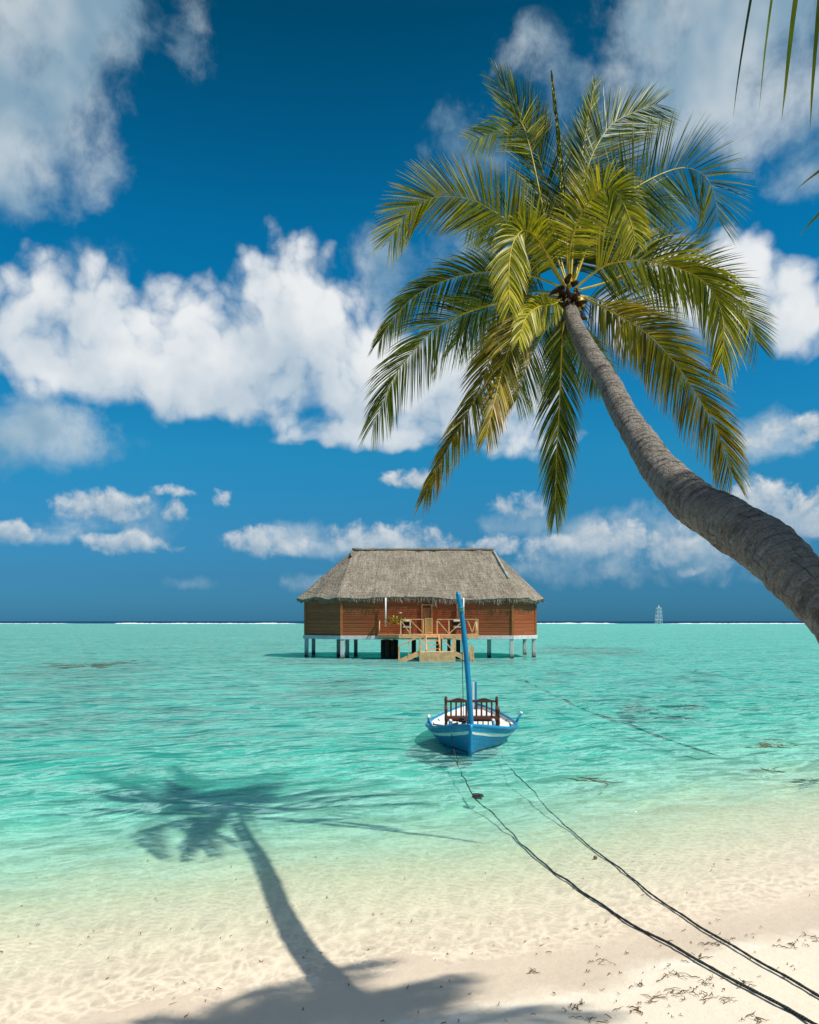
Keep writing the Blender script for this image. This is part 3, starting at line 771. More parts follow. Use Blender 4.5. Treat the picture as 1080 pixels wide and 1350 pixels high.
        und = [p - out*.16 + Vector((0, 0, -.20)) for p in low]
        rb.add(low+und, [(k+1, k, m_+k, m_+k+1) for k in range(nx)], [(k*.15, 0) for k in range(m_)]+[(k*.15, .3) for k in range(m_)])
        inn = [p - out*1.0 + Vector((0, 0, .45)) for p in low]
        rb.add(und+inn, [(k+1, k, m_+k, m_+k+1) for k in range(nx)], [(k*.15, 0) for k in range(m_)]*2)
        cnt = int((b-a).length*26)
        if i in (0, 1, 2):
            for q in range(cnt):
                s = rng.random(); kf = s*nx; k = min(int(kf), nx-1); p = low[k].lerp(low[k+1], kf-k)
                p = p - out*rng.uniform(-.02, .14) + Vector((0, 0, rng.uniform(-.12, .05)))
                mlen = .16+.30*abs(mnoise.noise(Vector((p.x*.9, 0, 4))))*2
                if i == 1 and -2.6 < p.x < 3.2: mlen += .18
                ln = rng.uniform(.4, 1.0)*mlen; w = rng.uniform(.014, .045)
                e = (b-a).normalized(); dv = (out*rng.uniform(-.05, .3)+e*rng.gauss(0, .18)+Vector((0, 0, -1))).normalized()
                u0 = rng.random()*40
                fringe.add([p-e*w, p+e*w, p+dv*ln+e*w*.3, p+dv*ln-e*w*.3], [(0, 1, 2, 3)], [(u0, 0), (u0+.05, 0), (u0+.05, ln), (u0, ln)])
        # stray straw standing off the slope
        for q in range(int((b-a).length*16) if i in (0, 1, 2) else 0):
            t = rng.random(); kf = rng.random()*nx; k = min(int(kf), nx-1); j = min(int(t*ny), ny-1)
            p = rows[j][k].lerp(rows[j][k+1], kf-k) - Nn*.01; e = (b-a).normalized(); dn = (rows[0][k]-rows[ny][k]).normalized()
            dv = (dn + Nn*rng.uniform(.10, .3) + e*rng.gauss(0, .2)).normalized(); ln = rng.uniform(.12, .36); w = rng.uniform(.01, .028); u0 = rng.random()*40
            fringe.add([p-e*w, p+e*w, p+dv*ln], [(0, 1, 2)], [(u0, 0), (u0+.05, 0), (u0, ln)])
    roof = rb.build('roof', THATCH, root, smooth=True)
    fringe.build('straw_fringe', THATCH, roof)
    mb = MB(); mb.tube(resample([rl+Vector((-.1, 0, .02)), rr_+Vector((.1, 0, .02))], 24), [.12+.03*math.sin(k*2.3) for k in range(25)], 8); mb.build('ridge_cap', THATCH, roof, smooth=True)
    HIP = simple('weathered_hip_cap', (.40, .43, .42), .85, .4, 2.5, .15, .4)
    for a, b in ((rr_, eave[2]), (rl, eave[1])):
        mb = MB(); q = a.lerp(b, .04), a.lerp(b, .62 if a is rr_ else .16)
        mb.tube([p+Vector((0, 0, .04)) for p in resample(list(q), 10)], [.10]*11, 8); mb.build('hip_cap', HIP if a is rr_ else THATCH, roof, smooth=True)
    # ---- front: door, pipes, terrace, railings, stairs
    yw = 57.1
    def X(u, y=56.9): return (u-CX)/FPX*y
    def Z(v, y=56.9): return EYE+(HY-v)/FPX*y
    mb = MB(); x0, x1 = X(556.5), X(569.5)
    mb.box(((x0+x1)/2, yw-.03, (ZF+3.62)/2+.02), (x1-x0-.16, .05, 3.62-ZF-.14)); door = mb.build('door', simple('door_wood', (.27, .095, .033), .55, .35, 5), root)
    mb = MB()
    for x in (x0, x1): mb.box((x, yw-.06, (ZF+3.7)/2+.015), (.10, .11, 3.7-ZF-.03))
    mb.box(((x0+x1)/2, yw-.06, 3.745), (x1-x0+.1, .11, .09)); mb.build('door_frame', TRIM, door)
    mb = MB(); mb.box((x1-.2, yw-.075, 2.55), (.03, .05, .18)); mb.build('door_handle', simple('brass', (.5, .36, .12), .35, .2, 9, metal=1.0), door)
    mb = MB(); mb.box((X(603.4), yw-.04, (ZF+4.0)/2), (.16, .08, 4.0-ZF)); mb.build('wall_batten', TRIM, root)
    for u, v0, v1 in ((508.5, 788, 826), (611.2, 788, 820)):
        mb = MB(); y = 56.75; mb.tube([(X(u, y), y, Z(v1, y)), (X(u, y), y, Z(v0, y))], .055, 8); mb.build('drain_pipe', WHITE, root, smooth=True)
    # terrace deck
    yd = 55.3; xl, xr = X(498, yd), X(631, yd); zt = 1.72
    deck = MB(); nb = 11
    for k in range(nb):
        y = yd + (56.95-yd)*(k+.5)/nb
        deck.box(((xl+xr)/2, y, zt-.03), (xr-xl, (56.95-yd)/nb-.02, .06))
    dk = deck.build('deck', DECKW, root)
    mb = MB(); mb.box(((X(526, yd)+xr)/2, yd-.035, zt-.14), (xr-X(526, yd), .06, .27)); mb.build('deck_fascia', DECKW, dk, bevel=.008)
    mb = MB(); mb.box(((xl+X(525.5, yd))/2, yd-.035, zt-.11), (X(525.5, yd)-xl, .06, .20)); mb.build('deck_fascia', simple('darker_deck_wood', (.34, .19, .075), .7, .4, 5, .2), dk)  # left stretch of the fascia in a darker wood colour
    def rail_panel(x0, x1, y, zb, h, posts, cross, mat_=DECKW, w=.085):
        mb = MB()
        for p in posts: mb.bar((p, y, zb), (p, y, zb+h), w, w)
        mb.bar((x0, y-.003, zb+h+.03), (x1, y-.003, zb+h+.03), .12, .055)
        for a, b, f in cross:
            mb.bar((a, y-.004, zb+(.03 if f else h-.03)), (b, y-.004, zb+(h-.03 if f else .03)), w*.72, w*.6, up=(0, 1, 0))
        return mb.build('railing', mat_, root)
    yr = yd+.06; h = .98
    a = [X(u, yr) for u in (499.5, 512, 528.5, 541, 559)]
    rail_panel(a[2], a[4], yr, zt, h, (a[2], a[3], a[4]-.04), ((a[2], a[3], 0), (a[3], a[4], 0)))
    rail_panel(a[0], a[2]-.06, yr, zt, h, (a[0], a[1]), ((a[0], a[1], 1), (a[1], a[2]-.1, 0)), simple('shade_toned_rail_wood', (.20, .09, .03), .7, .3, 5), .06)  # left panel: darker copy of the rail wood, shade put into its colour
    b = [X(u, yr) for u in (576.5, 592, 611.5, 630)]
    rail_panel(b[0], b[3], yr, zt, h, b, ((b[0], b[1], 0), (b[1], b[2], 1), (b[2]+.25, b[2]+.62, 0), (b[2]+.55, b[3]-.12, 1)))
    for x, y0, y1 in ((a[0], yr+.05, 56.9), (b[3], yr+.05, 56.9)):
        mb = MB(); mb.bar((x, y0, zt+h+.03), (x, y1, zt+h+.03), .10, .05); mb.bar((x, y0, zt+.1), (x, y1, zt+h-.05), .06, .05); mb.bar((x, y1-.1, zt), (x, y1-.1, zt+h), .07, .07)
        mb.build('railing', DECKW, root)
    # flight from the deck to the landing
    yl0, yl1 = 52.9, 54.2; zl = .62
    sx0, sx1 = X(563, 54.8), X(578, 54.8)
    st = MB()
    for k in range(4):
        f = (k+.5)/4.4; y = lerp(yd-.1, yl1, f); zz = lerp(zt, zl, f)-.06
        st.box(((sx0+sx1)/2, y, zz), (sx1-sx0, .30, .06))
    sr = st.build('stair_tread', DECKW, root)
    for x in (sx0-.05, sx1+.05):
        mb = MB(); mb.bar((x, yd-.08, zt-.1), (x, yl1-.02, zl-.02), .07, .26); mb.build('stringer', DECKW, sr)
    # landing
    lx0, lx1 = X(553.5, yl0), X(600, yl0)
    mb = MB(); nb = 8
    for k in range(nb): mb.box(((lx0+lx1)/2, lerp(yl0+.05, yl1, (k+.5)/nb), zl-.03), (lx1-lx0, (yl1-yl0-.05)/nb-.015, .055))
    land = mb.build('landing', DECKW, root)
    mb = MB()
    for k in range(5): mb.box(((lx0+lx1)/2, yl0-.005, .045+.125*k), (lx1-lx0+.04, .05, .115))
    mb.build('landing_skirt', DECKW, land)
    for x in (lx0+.25, (lx0+lx1)/2, lx1-.25):
        mb = MB(); mb.tube([(x, yl0+.35, -1.7), (x, yl0+.35, zl-.07)], .13, 8); mb.build('piling', DARKW, land, smooth=True)
    # side flights into the water
    for sgn, xa, xb in ((-1, lx0, X(524, yl0)), (1, lx1, X(626, yl0))):
        tr = MB()
        for k in range(4):
            f = (k+.6)/4.2; tr.box((lerp(xa, xb, f), (yl0+yl1)/2+.1, lerp(zl, -.12, f)-.03), (.30, yl1-yl0-.12, .06))
        to = tr.build('stair_tread', DECKW, root)
        for y in (yl0+.03, yl1+.1):
            mb = MB(); mb.bar((xa, y, zl-.10), (xb, y, -.10), .06, .27); mb.build('stringer', DECKW, to)
            rl_ = MB(); xm = lerp(xa, xb, .93)
            rl_.bar((xa, y-.02, zl), (xa, y-.02, zl+1.0), .085, .085); rl_.bar((xm, y-.02, 0), (xm, y-.02, .92), .085, .085)
            if sgn > 0: rl_.bar((xm-.18, y-.02, 0), (xm-.18, y-.02, .9), .07, .07)
            rl_.bar((xa-.05*sgn, y-.025, zl+1.02), (xm+.05*sgn, y-.025, .95), .10, .06)
            rl_.bar((lerp(xa, xb, .5), y-.02, .3), (lerp(xa, xb, .5), y-.02, 1.26), .06, .06)
            rl_.build('railing', DECKW, to)
    # braces between landing and deck
    for x0_, x1_, f in ((lx0+.05, sx0-.1, 1), (sx1+.1, lx1-.05, 0)):
        mb = MB(); y = yl1+.02
        mb.bar((x0_, y, zl), (x0_, y, zl+1.05), .085, .085); mb.bar((x1_, y, zl), (x1_, y, zl+1.05), .085, .085)
        mb.bar((x0_-.04, y-.003, zl+1.06), (x1_+.04, y-.003, zl+1.06), .11, .055)
        mb.bar((x0_, y-.004, zl+(.03 if f else 1.0)), (x1_, y-.004, zl+(1.0 if f else .03)), .07, .055, up=(0, 1, 0))
        mb.build('railing', DECKW, root)
    # ---- things on the terrace
    CUSH = simple('white_cushion', (.50, .42, .32), .9, .06, 6, .1); DCH = simple('dark_rattan', (.045, .028, .02), .7, .4, 20, .3)
    def chair(x, lab):
        r = thing('lounge_chair', (x, 56.25, zt), lab, 'chair', 'dark chairs on the terrace')
        mb = MB(); mb.box((x, 56.2, zt+.36), (.72, .66, .09)); mb.build('seat', DCH, r, bevel=.02)
        mb = MB(); mb.bar((x, 56.5, zt+.36), (x, 56.72, zt+.92), .72, .07); mb.build('backrest', DCH, r, bevel=.02)
        for dx in (-.32, .32):
            mb = MB(); mb.box((x+dx*1.12, 56.22, zt+.58), (.07, .66, .05)); mb.build('armrest', DCH, r, bevel=.01)
            for dy in (-.27, .27):
                mb = MB(); mb.box((x+dx, 56.2+dy, zt+.155), (.06, .06, .30)); mb.build('leg', DCH, r)
        mb = MB(); mb.box((x, 56.2, zt+.465), (.62, .58, .11)); mb.build('cushion', CUSH, r, bevel=.03)
        mb = MB(); mb.bar((x, 56.50, zt+.84), (x, 56.62, zt+1.0), .60, .10); mb.build('cushion', CUSH, r, bevel=.03)
    chair(X(537, 56.2), 'dark chair with white cushion behind the left terrace railing')
    chair(X(604, 56.2), 'dark chair with white cushion behind the right terrace railing')
    # potted plant
    px = X(521, 56.2)
    r = thing('potted_plant', (px, 56.2, zt), 'leafy potted plant with a white flower beside the white drain pipe', 'plant')
    mb = MB(); mb.lathe((px, 56.2, zt), [(0, 0), (.16, 0), (.22, .2), (.25, .42), (.27, .44), (.24, .46), (0, .43)], 12); mb.build('pot', simple('dark_clay', (.06, .035, .025), .7), r, smooth=True)
    mb = MB(); rg = random.Random(5)
    for k in range(46):
        a = rg.uniform(0, 6.28); u = Vector((math.cos(a), math.sin(a)*.5, rg.uniform(.5, 1.6))).normalized(); p0 = Vector((px, 56.2, zt+.42)); l = rg.uniform(.5, 1.15)
        q = p0+u*l; e = Vector((-math.sin(a), math.cos(a), .2)); w = .055
        mb.add([p0+u*l*.55, q-u*.12+e*w, q+Vector((0, 0, -.06)), q-u*.12-e*w], [(0, 1, 2, 3)])
    mb.build('foliage', LEAF['yellow'], r)
    mb = MB(); mb.lathe((px+.35, 55.9, zt+1.42), [(0, -.05), (.09, -.02), (.13, .04), (.06, .07), (0, .06)], 8); mb.build('flower', CUSH, r, smooth=True)
    # pale panel by the door
    x0, x1 = X(561, 56.4), X(570, 56.4); zz0, zz1 = zt, Z(815, 56.4)
    r = thing('folding_screen', ((x0+x1)/2, 56.4, zt), 'small pale yellow slatted wooden panel standing before the bungalow door', 'panel')
    YW = simple('yellow_wood', (.66, .47, .17), .6, .25, 8)
    mb = MB()
    for x in (x0, x1): mb.box((x, 56.4, (zz0+zz1)/2), (.06, .05, zz1-zz0))
    for zq in (zz0+.08, zz1-.03): mb.box(((x0+x1)/2, 56.4, zq), (x1-x0-.062, .048, .06))
    mb.build('frame', YW, r)
    mb = MB()
    for k in range(5): mb.box((lerp(x0, x1, (k+1)/6), 56.4, (zz0+zz1)/2+.02), (.045, .02, zz1-zz0-.16))
    mb.build('panel', YW, r)
    return root
# ---------------------------------------------------------------- boat, bench, ropes, beacon, surf, reef, beach litter
def build_boat():
    BLUE = simple('blue_hull_paint', (.004, .20, .42), .38, .3, 4, .5, .25, (.006, .15, .33))
    BLUE, nt = mat('blue_hull_planks'); g = G(nt); uv = g.n('ShaderNodeUVMap').outputs[0]; ux, uy, _ = g.sep(uv); P = g.obj()
    fr = g.m('FRACT', g.m('MULTIPLY', ux, 6)); seam = g.ss(g.m('ABSOLUTE', g.m('SUBTRACT', fr, .5)), .43, .5)
    n1 = g.noise(P, 3, 5, .65); n2 = g.noise(g.v('MULTIPLY', P, (3, 3, 16)), 1.5, 5, .7)
    col = g.mix(n1, (.004, .15, .33), (.008, .22, .44)); col = g.mix(g.ss(n2, .56, .74, 0, .5), col, (.10, .27, .40))
    col = g.mix(g.m('MULTIPLY', seam, .5), col, (.003, .07, .17)); col = g.mix(g.ss(g.noise(P, 13, 4, .7), .66, .74, 0, .6), col, (.20, .24, .25))
    g.out(g.bsdf(col, .42, g.bump(g.m('ADD', n2, g.m('MULTIPLY', seam, -1)), .5, .01), .45).outputs[0])
    BLUE2 = simple('blue_rail_paint', (.004, .235, .47), .40, .3, 7, .5)
    WHITE = simple('white_boat_paint', (.80, .78, .72), .5, .12, 5, .4)
    KEEL = simple('keel_wood', (.13, .06, .03), .7, .4, 6)
    DARK = simple('dark_iron', (.03, .03, .035), .5, .3, 8)
    bow = onz(620, 997, 0.0); bow.z = 0
    ax = Vector((.0895, 1, 0)).normalized(); sd = Vector((ax.y, -ax.x, 0))          # sd: to the right in the picture
    Lb = 5.0
    root = thing('fishing_boat', bow+ax*2.4, 'small blue wooden boat with a white stripe and a tall blue bow pole', 'boat')
    bt = [(0, .012), (.04, .19), (.10, .42), (.18, .68), (.28, .88), (.38, .98), (.5, .99), (.62, .92), (.75, .76), (.87, .50), (.95, .26), (1, .03)]
    zt = [(0, .60), (.1, .50), (.22, .395), (.38, .335), (.55, .32), (.75, .36), (.9, .44), (1, .52)]
    kt = [(0, -.02), (.03, -.14), (.12, -.26), (.5, -.30), (.88, -.24), (1, -.02)]
    def P(t, f, side, inset=0.0):
        t_ = t; b = max(interp_s(t, bt)-inset, .004); zg = interp_s(t, zt); zk = interp_s(t, kt)
        ex = lerp(1.15, .46, sstep(t, .0, .30)); ex = lerp(ex, .9, sstep(t, .72, 1))
        hw = b*(max(f, 0)**ex)
        off = -.10*f*(1-sstep(t, 0, .08))          # raked stem
        return bow + ax*(t_*Lb+off) + sd*(side*hw) + Vector((0, 0, lerp(zk, zg, f)))
    def interp_s(t, st):
        for (a, x), (b, y) in zip(st, st[1:]):
            if t <= b: return lerp(x, y, (t-a)/(b-a))
        return st[-1][1]
    NT = 60
    def band(f0, f1, nf, grow=0.0):
        mb = MB()
        for side in (-1, 1):
            rows = []
            for i in range(NT+1):
                t = (i/NT)**1.25
                rows.append([P(t, lerp(f0, f1, j/nf), side, -grow) for j in range(nf+1)])
            if side > 0: rows = [r[::-1] for r in rows]
            mb.sheet(rows)
        return mb
    band(.0, .76, 12).build('hull', BLUE, root, smooth=True)
    band(.755, .845, 2, .006).build('stripe', WHITE, root, smooth=True)
    gw = band(.84, 1.0, 3, .016).build('gunwale', BLUE2, root, smooth=True)
    # capping rail round the edge
    for side in (-1, 1):
        mb = MB(); mb.tube([P((i/NT)**1.25, 1, side, .01)+Vector((0, 0, .005)) for i in range(NT+1)], .035, 8); mb.build('rail', BLUE2, gw, smooth=True)
    # white inside and floor
    mb = MB()
    for side in (-1, 1):
        rows = []
        for i in range(NT+1):
            t = lerp(.06, .97, i/NT)
            zg = interp_s(t, zt)
            rim = P(t, 1, side, .045); lowp = P(t, .62, side, .08); lowp.z = max(lowp.z, .08)
            ctr = bow+ax*(t*Lb); ctr.z = lowp.z
            rows.append([rim, rim.lerp(lowp, .5)+sd*side*.01, lowp, ctr])
        if side < 0: rows = [r[::-1] for r in rows]
        mb.sheet(rows)
    mb.build('inner_lining', WHITE, root, smooth=True)
    mb = MB()
    tt = [lerp(.07, .30, k/8) for k in range(9)]
    mb.sheet([[P(t, .86, -1, .05), P(t, .86, 1, .05)] for t in tt]); mb.build('foredeck', BLUE2, root)
    mb = MB(); tt = [lerp(.50, .93, k/10) for k in range(11)]
    mb.sheet([[P(t, .90, -1, .05), P(t, .90, 1, .05)] for t in tt]); mb.build('stern_deck', WHITE, root)
    for t in (.33, .47):
        mb = MB(); a, b = P(t, .84, -1, .05), P(t, .84, 1, .05); mb.bar(a, b, .20, .04); mb.build('thwart', WHITE if t > .4 else BLUE2, root, bevel=.006)
    for t in (.15, .22, .28, .55, .66, .77):
        for side in (-1, 1):
            mb = MB(); mb.bar(P(t, .97, side, .055), P(t, .66, side, .09), .05, .03); mb.build('rib', BLUE2, root)
    # stem and keel
    mb = MB(); mb.tube([P(0, f, 1)+Vector((0, 0, .02*f))-ax*.012 for f in (0, .25, .5, .75, 1.0)], [.035]*4+[.045], 8); mb.build('stem', BLUE2, root, smooth=True)
    mb = MB(); mb.tube([P(t, 0, 1)+Vector((0, 0, .0)) for t in [k/20 for k in range(21)]], .03, 6); mb.build('keel', KEEL, root, smooth=True)
    for side in (-1, 1):
        rows = []
        for i in range(NT+1):
            t = (i/NT)**1.25; zk = interp_s(t, kt); zg = interp_s(t, zt); f = (.012-zk)/(zg-zk); f2 = (.040-zk)/(zg-zk)
            rows.append([P(t, max(f, .0), side, -.004), P(t, max(f2, .01), side, -.004)])
        mb = MB(); mb.sheet(rows); mb.build('waterline_band', KEEL, root)
    # leaning pole in the bow
    Yp = bow.y+.22
    pts = [at(621.5, 975, Yp), at(620.5, 950, Yp), at(618.5, 910, Yp), at(615.5, 872, Yp), at(611.5, 832, Yp), at(607.5, 802, Yp), at(605, 790, Yp), at(603.5, 780, Yp)]
    mb = MB(); mb.tube(resample(catmull(pts, 40), 40), [lerp(.061, .047, k/40) if k < 40 else .03 for k in range(41)], 12); pole = mb.build('bow_pole', BLUE2, root, smooth=True)
    mb = MB()
    for dz in (0, .035, .07):
        c = at(608, 806, Yp)+Vector((0, 0, dz)); mb.tube([c-Vector((0, 0, .012)), c+Vector((0, 0, .012))], .066, 10)
    mb.build('lashing', simple('teal_rope', (.08, .32, .32), .8, .3, 20), pole, smooth=True)
    mb = MB(); mb.tube([at(608, 806, Yp-.07), at(609.6, 870, Yp-.08), at(611.2, 948, Yp-.05)], .007, 5); mb.build('rigging_line', DARK, root)
    # stern post, white on its left half
    c = bow+ax*(Lb-.05); hT = EYE+(HY-899)/FPX*c.y
    mb = MB(); mb.box((c.x+.062, c.y, (.3+hT)/2), (.055, .12, hT-.3)); sp = mb.build('stern_post', BLUE2, root, bevel=.008)
    mb = MB(); mb.box((c.x+.004, c.y, (.3+hT)/2-.01), (.055, .11, hT-.32)); mb.build('stern_post_facing', WHITE, sp, bevel=.006)
    # cleat posts with white caps
    for t, side, h, lean in ((.26, -1, .19, -.10), (.44, -1, .16, -.01), (.52, 1, .21, .16), (.30, 1, .06, -.02), (.13, 1, .12, -.02), (.12, -1, .10, .03)):
        p = P(t, 1, side, .05); q = p+sd*lean+Vector((0, 0, h))
        mb = MB(); mb.tube([p-Vector((0, 0, .08)), q], .030, 8); cl = mb.build('cleat', BLUE2, root, smooth=True)
        mb = MB(); mb.lathe(q, [(0, -.01), (.036, -.005), (.04, .03), (.025, .052), (0, .06)], 8); mb.build('cap', WHITE, cl, smooth=True)
    mb = MB(); a = P(.26, 1, -1, .05)+Vector((0, 0, .06)); b = P(.06, 1, -1, .02)+Vector((0, 0, .06)); mb.tube([a, (a+b)/2-Vector((0, 0, .04)), b], .016, 6); mb.build('anchor_rod', simple('grey_rod', (.16, .12, .10), .5), root, smooth=True)
    for (u, v, r) in ((609, 953, .06), (612, 956, .05)):
        c = at(u, v, bow.y+.42); mb = MB()
        mb.tube([c+Vector((math.cos(k*.7)*r, math.sin(k*.7)*r, .006*k)) for k in range(20)], .014, 5); mb.build('rope_coil', DARK, root, smooth=True)
    # ---- bench standing in the boat
    WOOD = simple('dark_bench_wood', (.125, .038, .017), .45, .4, 7, .5)
    Yb = bow.y+1.45; bl, br = at(588, 950, Yb).x, at(655, 950, Yb).x; cx = (bl+br)/2
    zz = lambda v, y=Yb: EYE+(HY-v)/FPX*y
    br_ = thing('wooden_bench', (cx, Yb, .3), 'dark brown slatted wooden bench standing inside the blue boat', 'bench')
    zf = zz(963); ztp = zz(918)
    for x in (bl, br):
        mb = MB(); prof = [(.032, 0)] + [(.032 if (k % 4) else .024, (ztp-zf)*k/16) for k in range(1, 15)] + [(.036, (ztp-zf)*.93), (.02, (ztp-zf)*.95), (.034, (ztp-zf)*.975), (.0, (ztp-zf)*1.01)]
        mb.lathe((x, Yb, zf), prof, 10); mb.build('back_post', WOOD, br_, smooth=True)
    # double-humped crest rail
    mb = MB(); rows = []; n = 40
    for side in (-.022, .022):
        top = []; bot = []
        for k in range(n+1):
            s = k/n; x = lerp(bl, br, s); q = (s*2) % 1 if s < 1 else 1
            hump = .050*math.exp(-((q-.5)/.25)**2)+.02*math.exp(-((s-.5)/.05)**2)
            top.append((x, Yb+side, zz(923.5)+hump)); bot.append((x, Yb+side, zz(926)))
        rows.append((top, bot))
    (t0, b0), (t1, b1) = rows
    mb.sheet([b0, t0, t1, b1, b0]); mb.build('crest_rail', WOOD, br_)
    for k in range(9):
        if k == 4: pass
        x = lerp(bl, br, (k+1)/10); mb = MB(); mb.box((x, Yb, (zz(925)+zz(944))/2), (.036 if k != 4 else .05, .025, zz(925)-zz(944))); mb.build('back_slat', WOOD, br_)
    mb = MB(); mb.box((cx, Yb-.20, zz(946.5, Yb-.2)), (br-bl+.03, .44, .05)); mb.build('seat', WOOD, br_, bevel=.01)
    mb = MB(); mb.box((cx, Yb-.36, zz(948, Yb-.36)), (br-bl, .03, .09)); mb.build('seat_apron', WOOD, br_)
    mb = MB(); mb.box((cx, Yb-.36, zz(958, Yb-.36)), (br-bl, .035, .05)); mb.build('foot_rail', WOOD, br_)
    for k in range(9):
        x = lerp(bl, br, (k+1)/10); mb = MB(); z1, z0 = zz(949, Yb-.36), zz(958, Yb-.36); mb.box((x, Yb-.36, (z0+z1)/2), (.022, .02, z1-z0)); mb.build('apron_slat', WOOD, br_)
    for x, h in ((bl-.01, zz(934, Yb-.37)), (br, zz(935, Yb-.37))):
        mb = MB(); z0 = zz(963, Yb-.37); mb.lathe((x, Yb-.37, z0), [(.03, 0)]+[(.03 if k % 3 else .022, (h-z0)*k/12) for k in range(1, 12)]+[(.03, h-z0), (0, h-z0+.02)], 10); mb.build('front_leg', WOOD, br_, smooth=True)
        mb = MB(); mb.bar((x, Yb-.40, h-.02), (x, Yb-.01, h+.02), .05, .03); mb.build('armrest', WOOD, br_)
    return bow

def rope(name, pts, rad, m, label, group=None, twist=True):
    rng = random.Random(len(pts)*17); cm = resample(catmull(pts, 160), 260)
    c = []
    for i, p in enumerate(cm):
        c.append(p + Vector((mnoise.noise(p*2.2)*.030, mnoise.noise(p*2.2+Vector((9, 0, 0)))*.030, mnoise.noise(p*3+Vector((0, 5, 0)))*.006)))
    mb = MB(); mb.tube(c, [rad*lerp(.62, 1.05, i/260)*(1+.12*math.sin(i*2.1)+.1*mnoise.noise(p*8)) for i, p in enumerate(c)], 7)
    o = mb.build(name, m, smooth=True); return tag(o, label, 'rope', group)
def ground_pt(u, v, lift):
    """point on sand or water under a pixel"""
    z = 0.0
    for _ in range(12):
        p = onz(u, v, z); z = max(bed_z(p.x, p.y), -.10+.085*sstep(shore(p.x, p.y), 2.5, 6))+lift
    return onz(u, v, z)
def build_ropes():
    m, nt = mat('dark_rope'); g = G(nt); uv = g.n('ShaderNodeUVMap').outputs[0]; ux, uy, _ = g.sep(uv)
    tw = g.m('SINE', g.m('MULTIPLY', g.m('MULTIPLY_ADD', uy, 34, ux), 6.283))
    col = g.mix(g.ss(tw, -.6, .9), (.022, .028, .026), (.095, .105, .095)); col = g.mix(g.ss(g.noise(g.obj(), 2.5, 4, .6), .5, .7, 0, .6), col, (.07, .10, .085))
    b = g.bsdf(col, .8, g.bump(tw, .8, .008), .25); g.out(b.outputs[0])
    bowp = onz(620, 997, 0)
    def pt(u, v): return ground_pt(u, v, .018)
    a = [at(594, 963, bowp.y+.75), at(599, 985, bowp.y+.1), pt(604, 1008), pt(614, 1030), pt(628, 1054), pt(650, 1072), pt(672, 1096), pt(692, 1116), pt(724, 1144), pt(752, 1163), pt(786, 1188), pt(822, 1211), pt(855, 1230), pt(905, 1256), pt(955, 1286), pt(1005, 1313), pt(1060, 1341), ground_pt(1120, 1372, .05), ground_pt(1250, 1440, .2)]
    rope('mooring_rope', a, .0115, m, 'dark mooring rope from the boat bow, the nearer of two on the sand', 'mooring ropes across the sand')
    b_ = [at(661, 985, bowp.y+1.3), at(664, 1002, bowp.y+.35), pt(678, 1018), pt(700, 1040), pt(722, 1066), pt(748, 1090), pt(782, 1120), pt(815, 1142), pt(846, 1168), pt(872, 1188), pt(905, 1210), pt(940, 1232), pt(985, 1258), pt(1030, 1284), pt(1080, 1312), ground_pt(1150, 1350, .05), ground_pt(1260, 1410, .2)]
    rope('mooring_rope', b_, .0100, m, 'dark mooring rope along the upper right, farther up the beach', 'mooring ropes across the sand')
    mb = MB(); c0 = pt(631, 1055)
    for k in range(3):
        mb.tube([c0+Vector((math.cos(j*.8+k)*(.04+.02*k), math.sin(j*.8+k)*(.06+.015*k)+.06*k, .02+.004*j)) for j in range(12)], .012, 6)
    o = mb.build('rope_knot', m, smooth=True); tag(o, 'tangled dark rope knot with weed on the nearer mooring rope', 'knot')
    mb = MB(); c0 = pt(785, 1131); mb.lathe(c0, [(0, -.012), (.02, -.008), (.024, .01), (.014, .024), (0, .028)], 8)
    o = mb.build('float', simple('brown_float', (.26, .12, .05), .6), smooth=True); tag(o, 'small brown float in the shallows below the upper mooring rope', 'float')
    # old line lying in the lagoon right of the boat
    wd = simple('weedy_line', (.045, .055, .04), .9, .4, 6)
    px = [(664, 885), (690, 897), (712, 908), (738, 920), (760, 931), (786, 942), (815, 951), (846, 962), (880, 975), (912, 985), (948, 997)]
    p3 = [onz(u, v, -.03) for u, v in px]; cm = resample(catmull(p3, 80), 150); mb = MB()
    mb.tube([p+Vector((0, .25*mnoise.noise(p*.8), .012*mnoise.noise(p*.9))) for p in cm], [max(.012, .055*mnoise.noise(p*1.1+Vector((2, 0, 0)))+.022) for p in cm], 6)
    o = mb.build('weedy_rope', wd, smooth=True); tag(o, 'weed covered line lying in the lagoon right of the boat', 'rope')

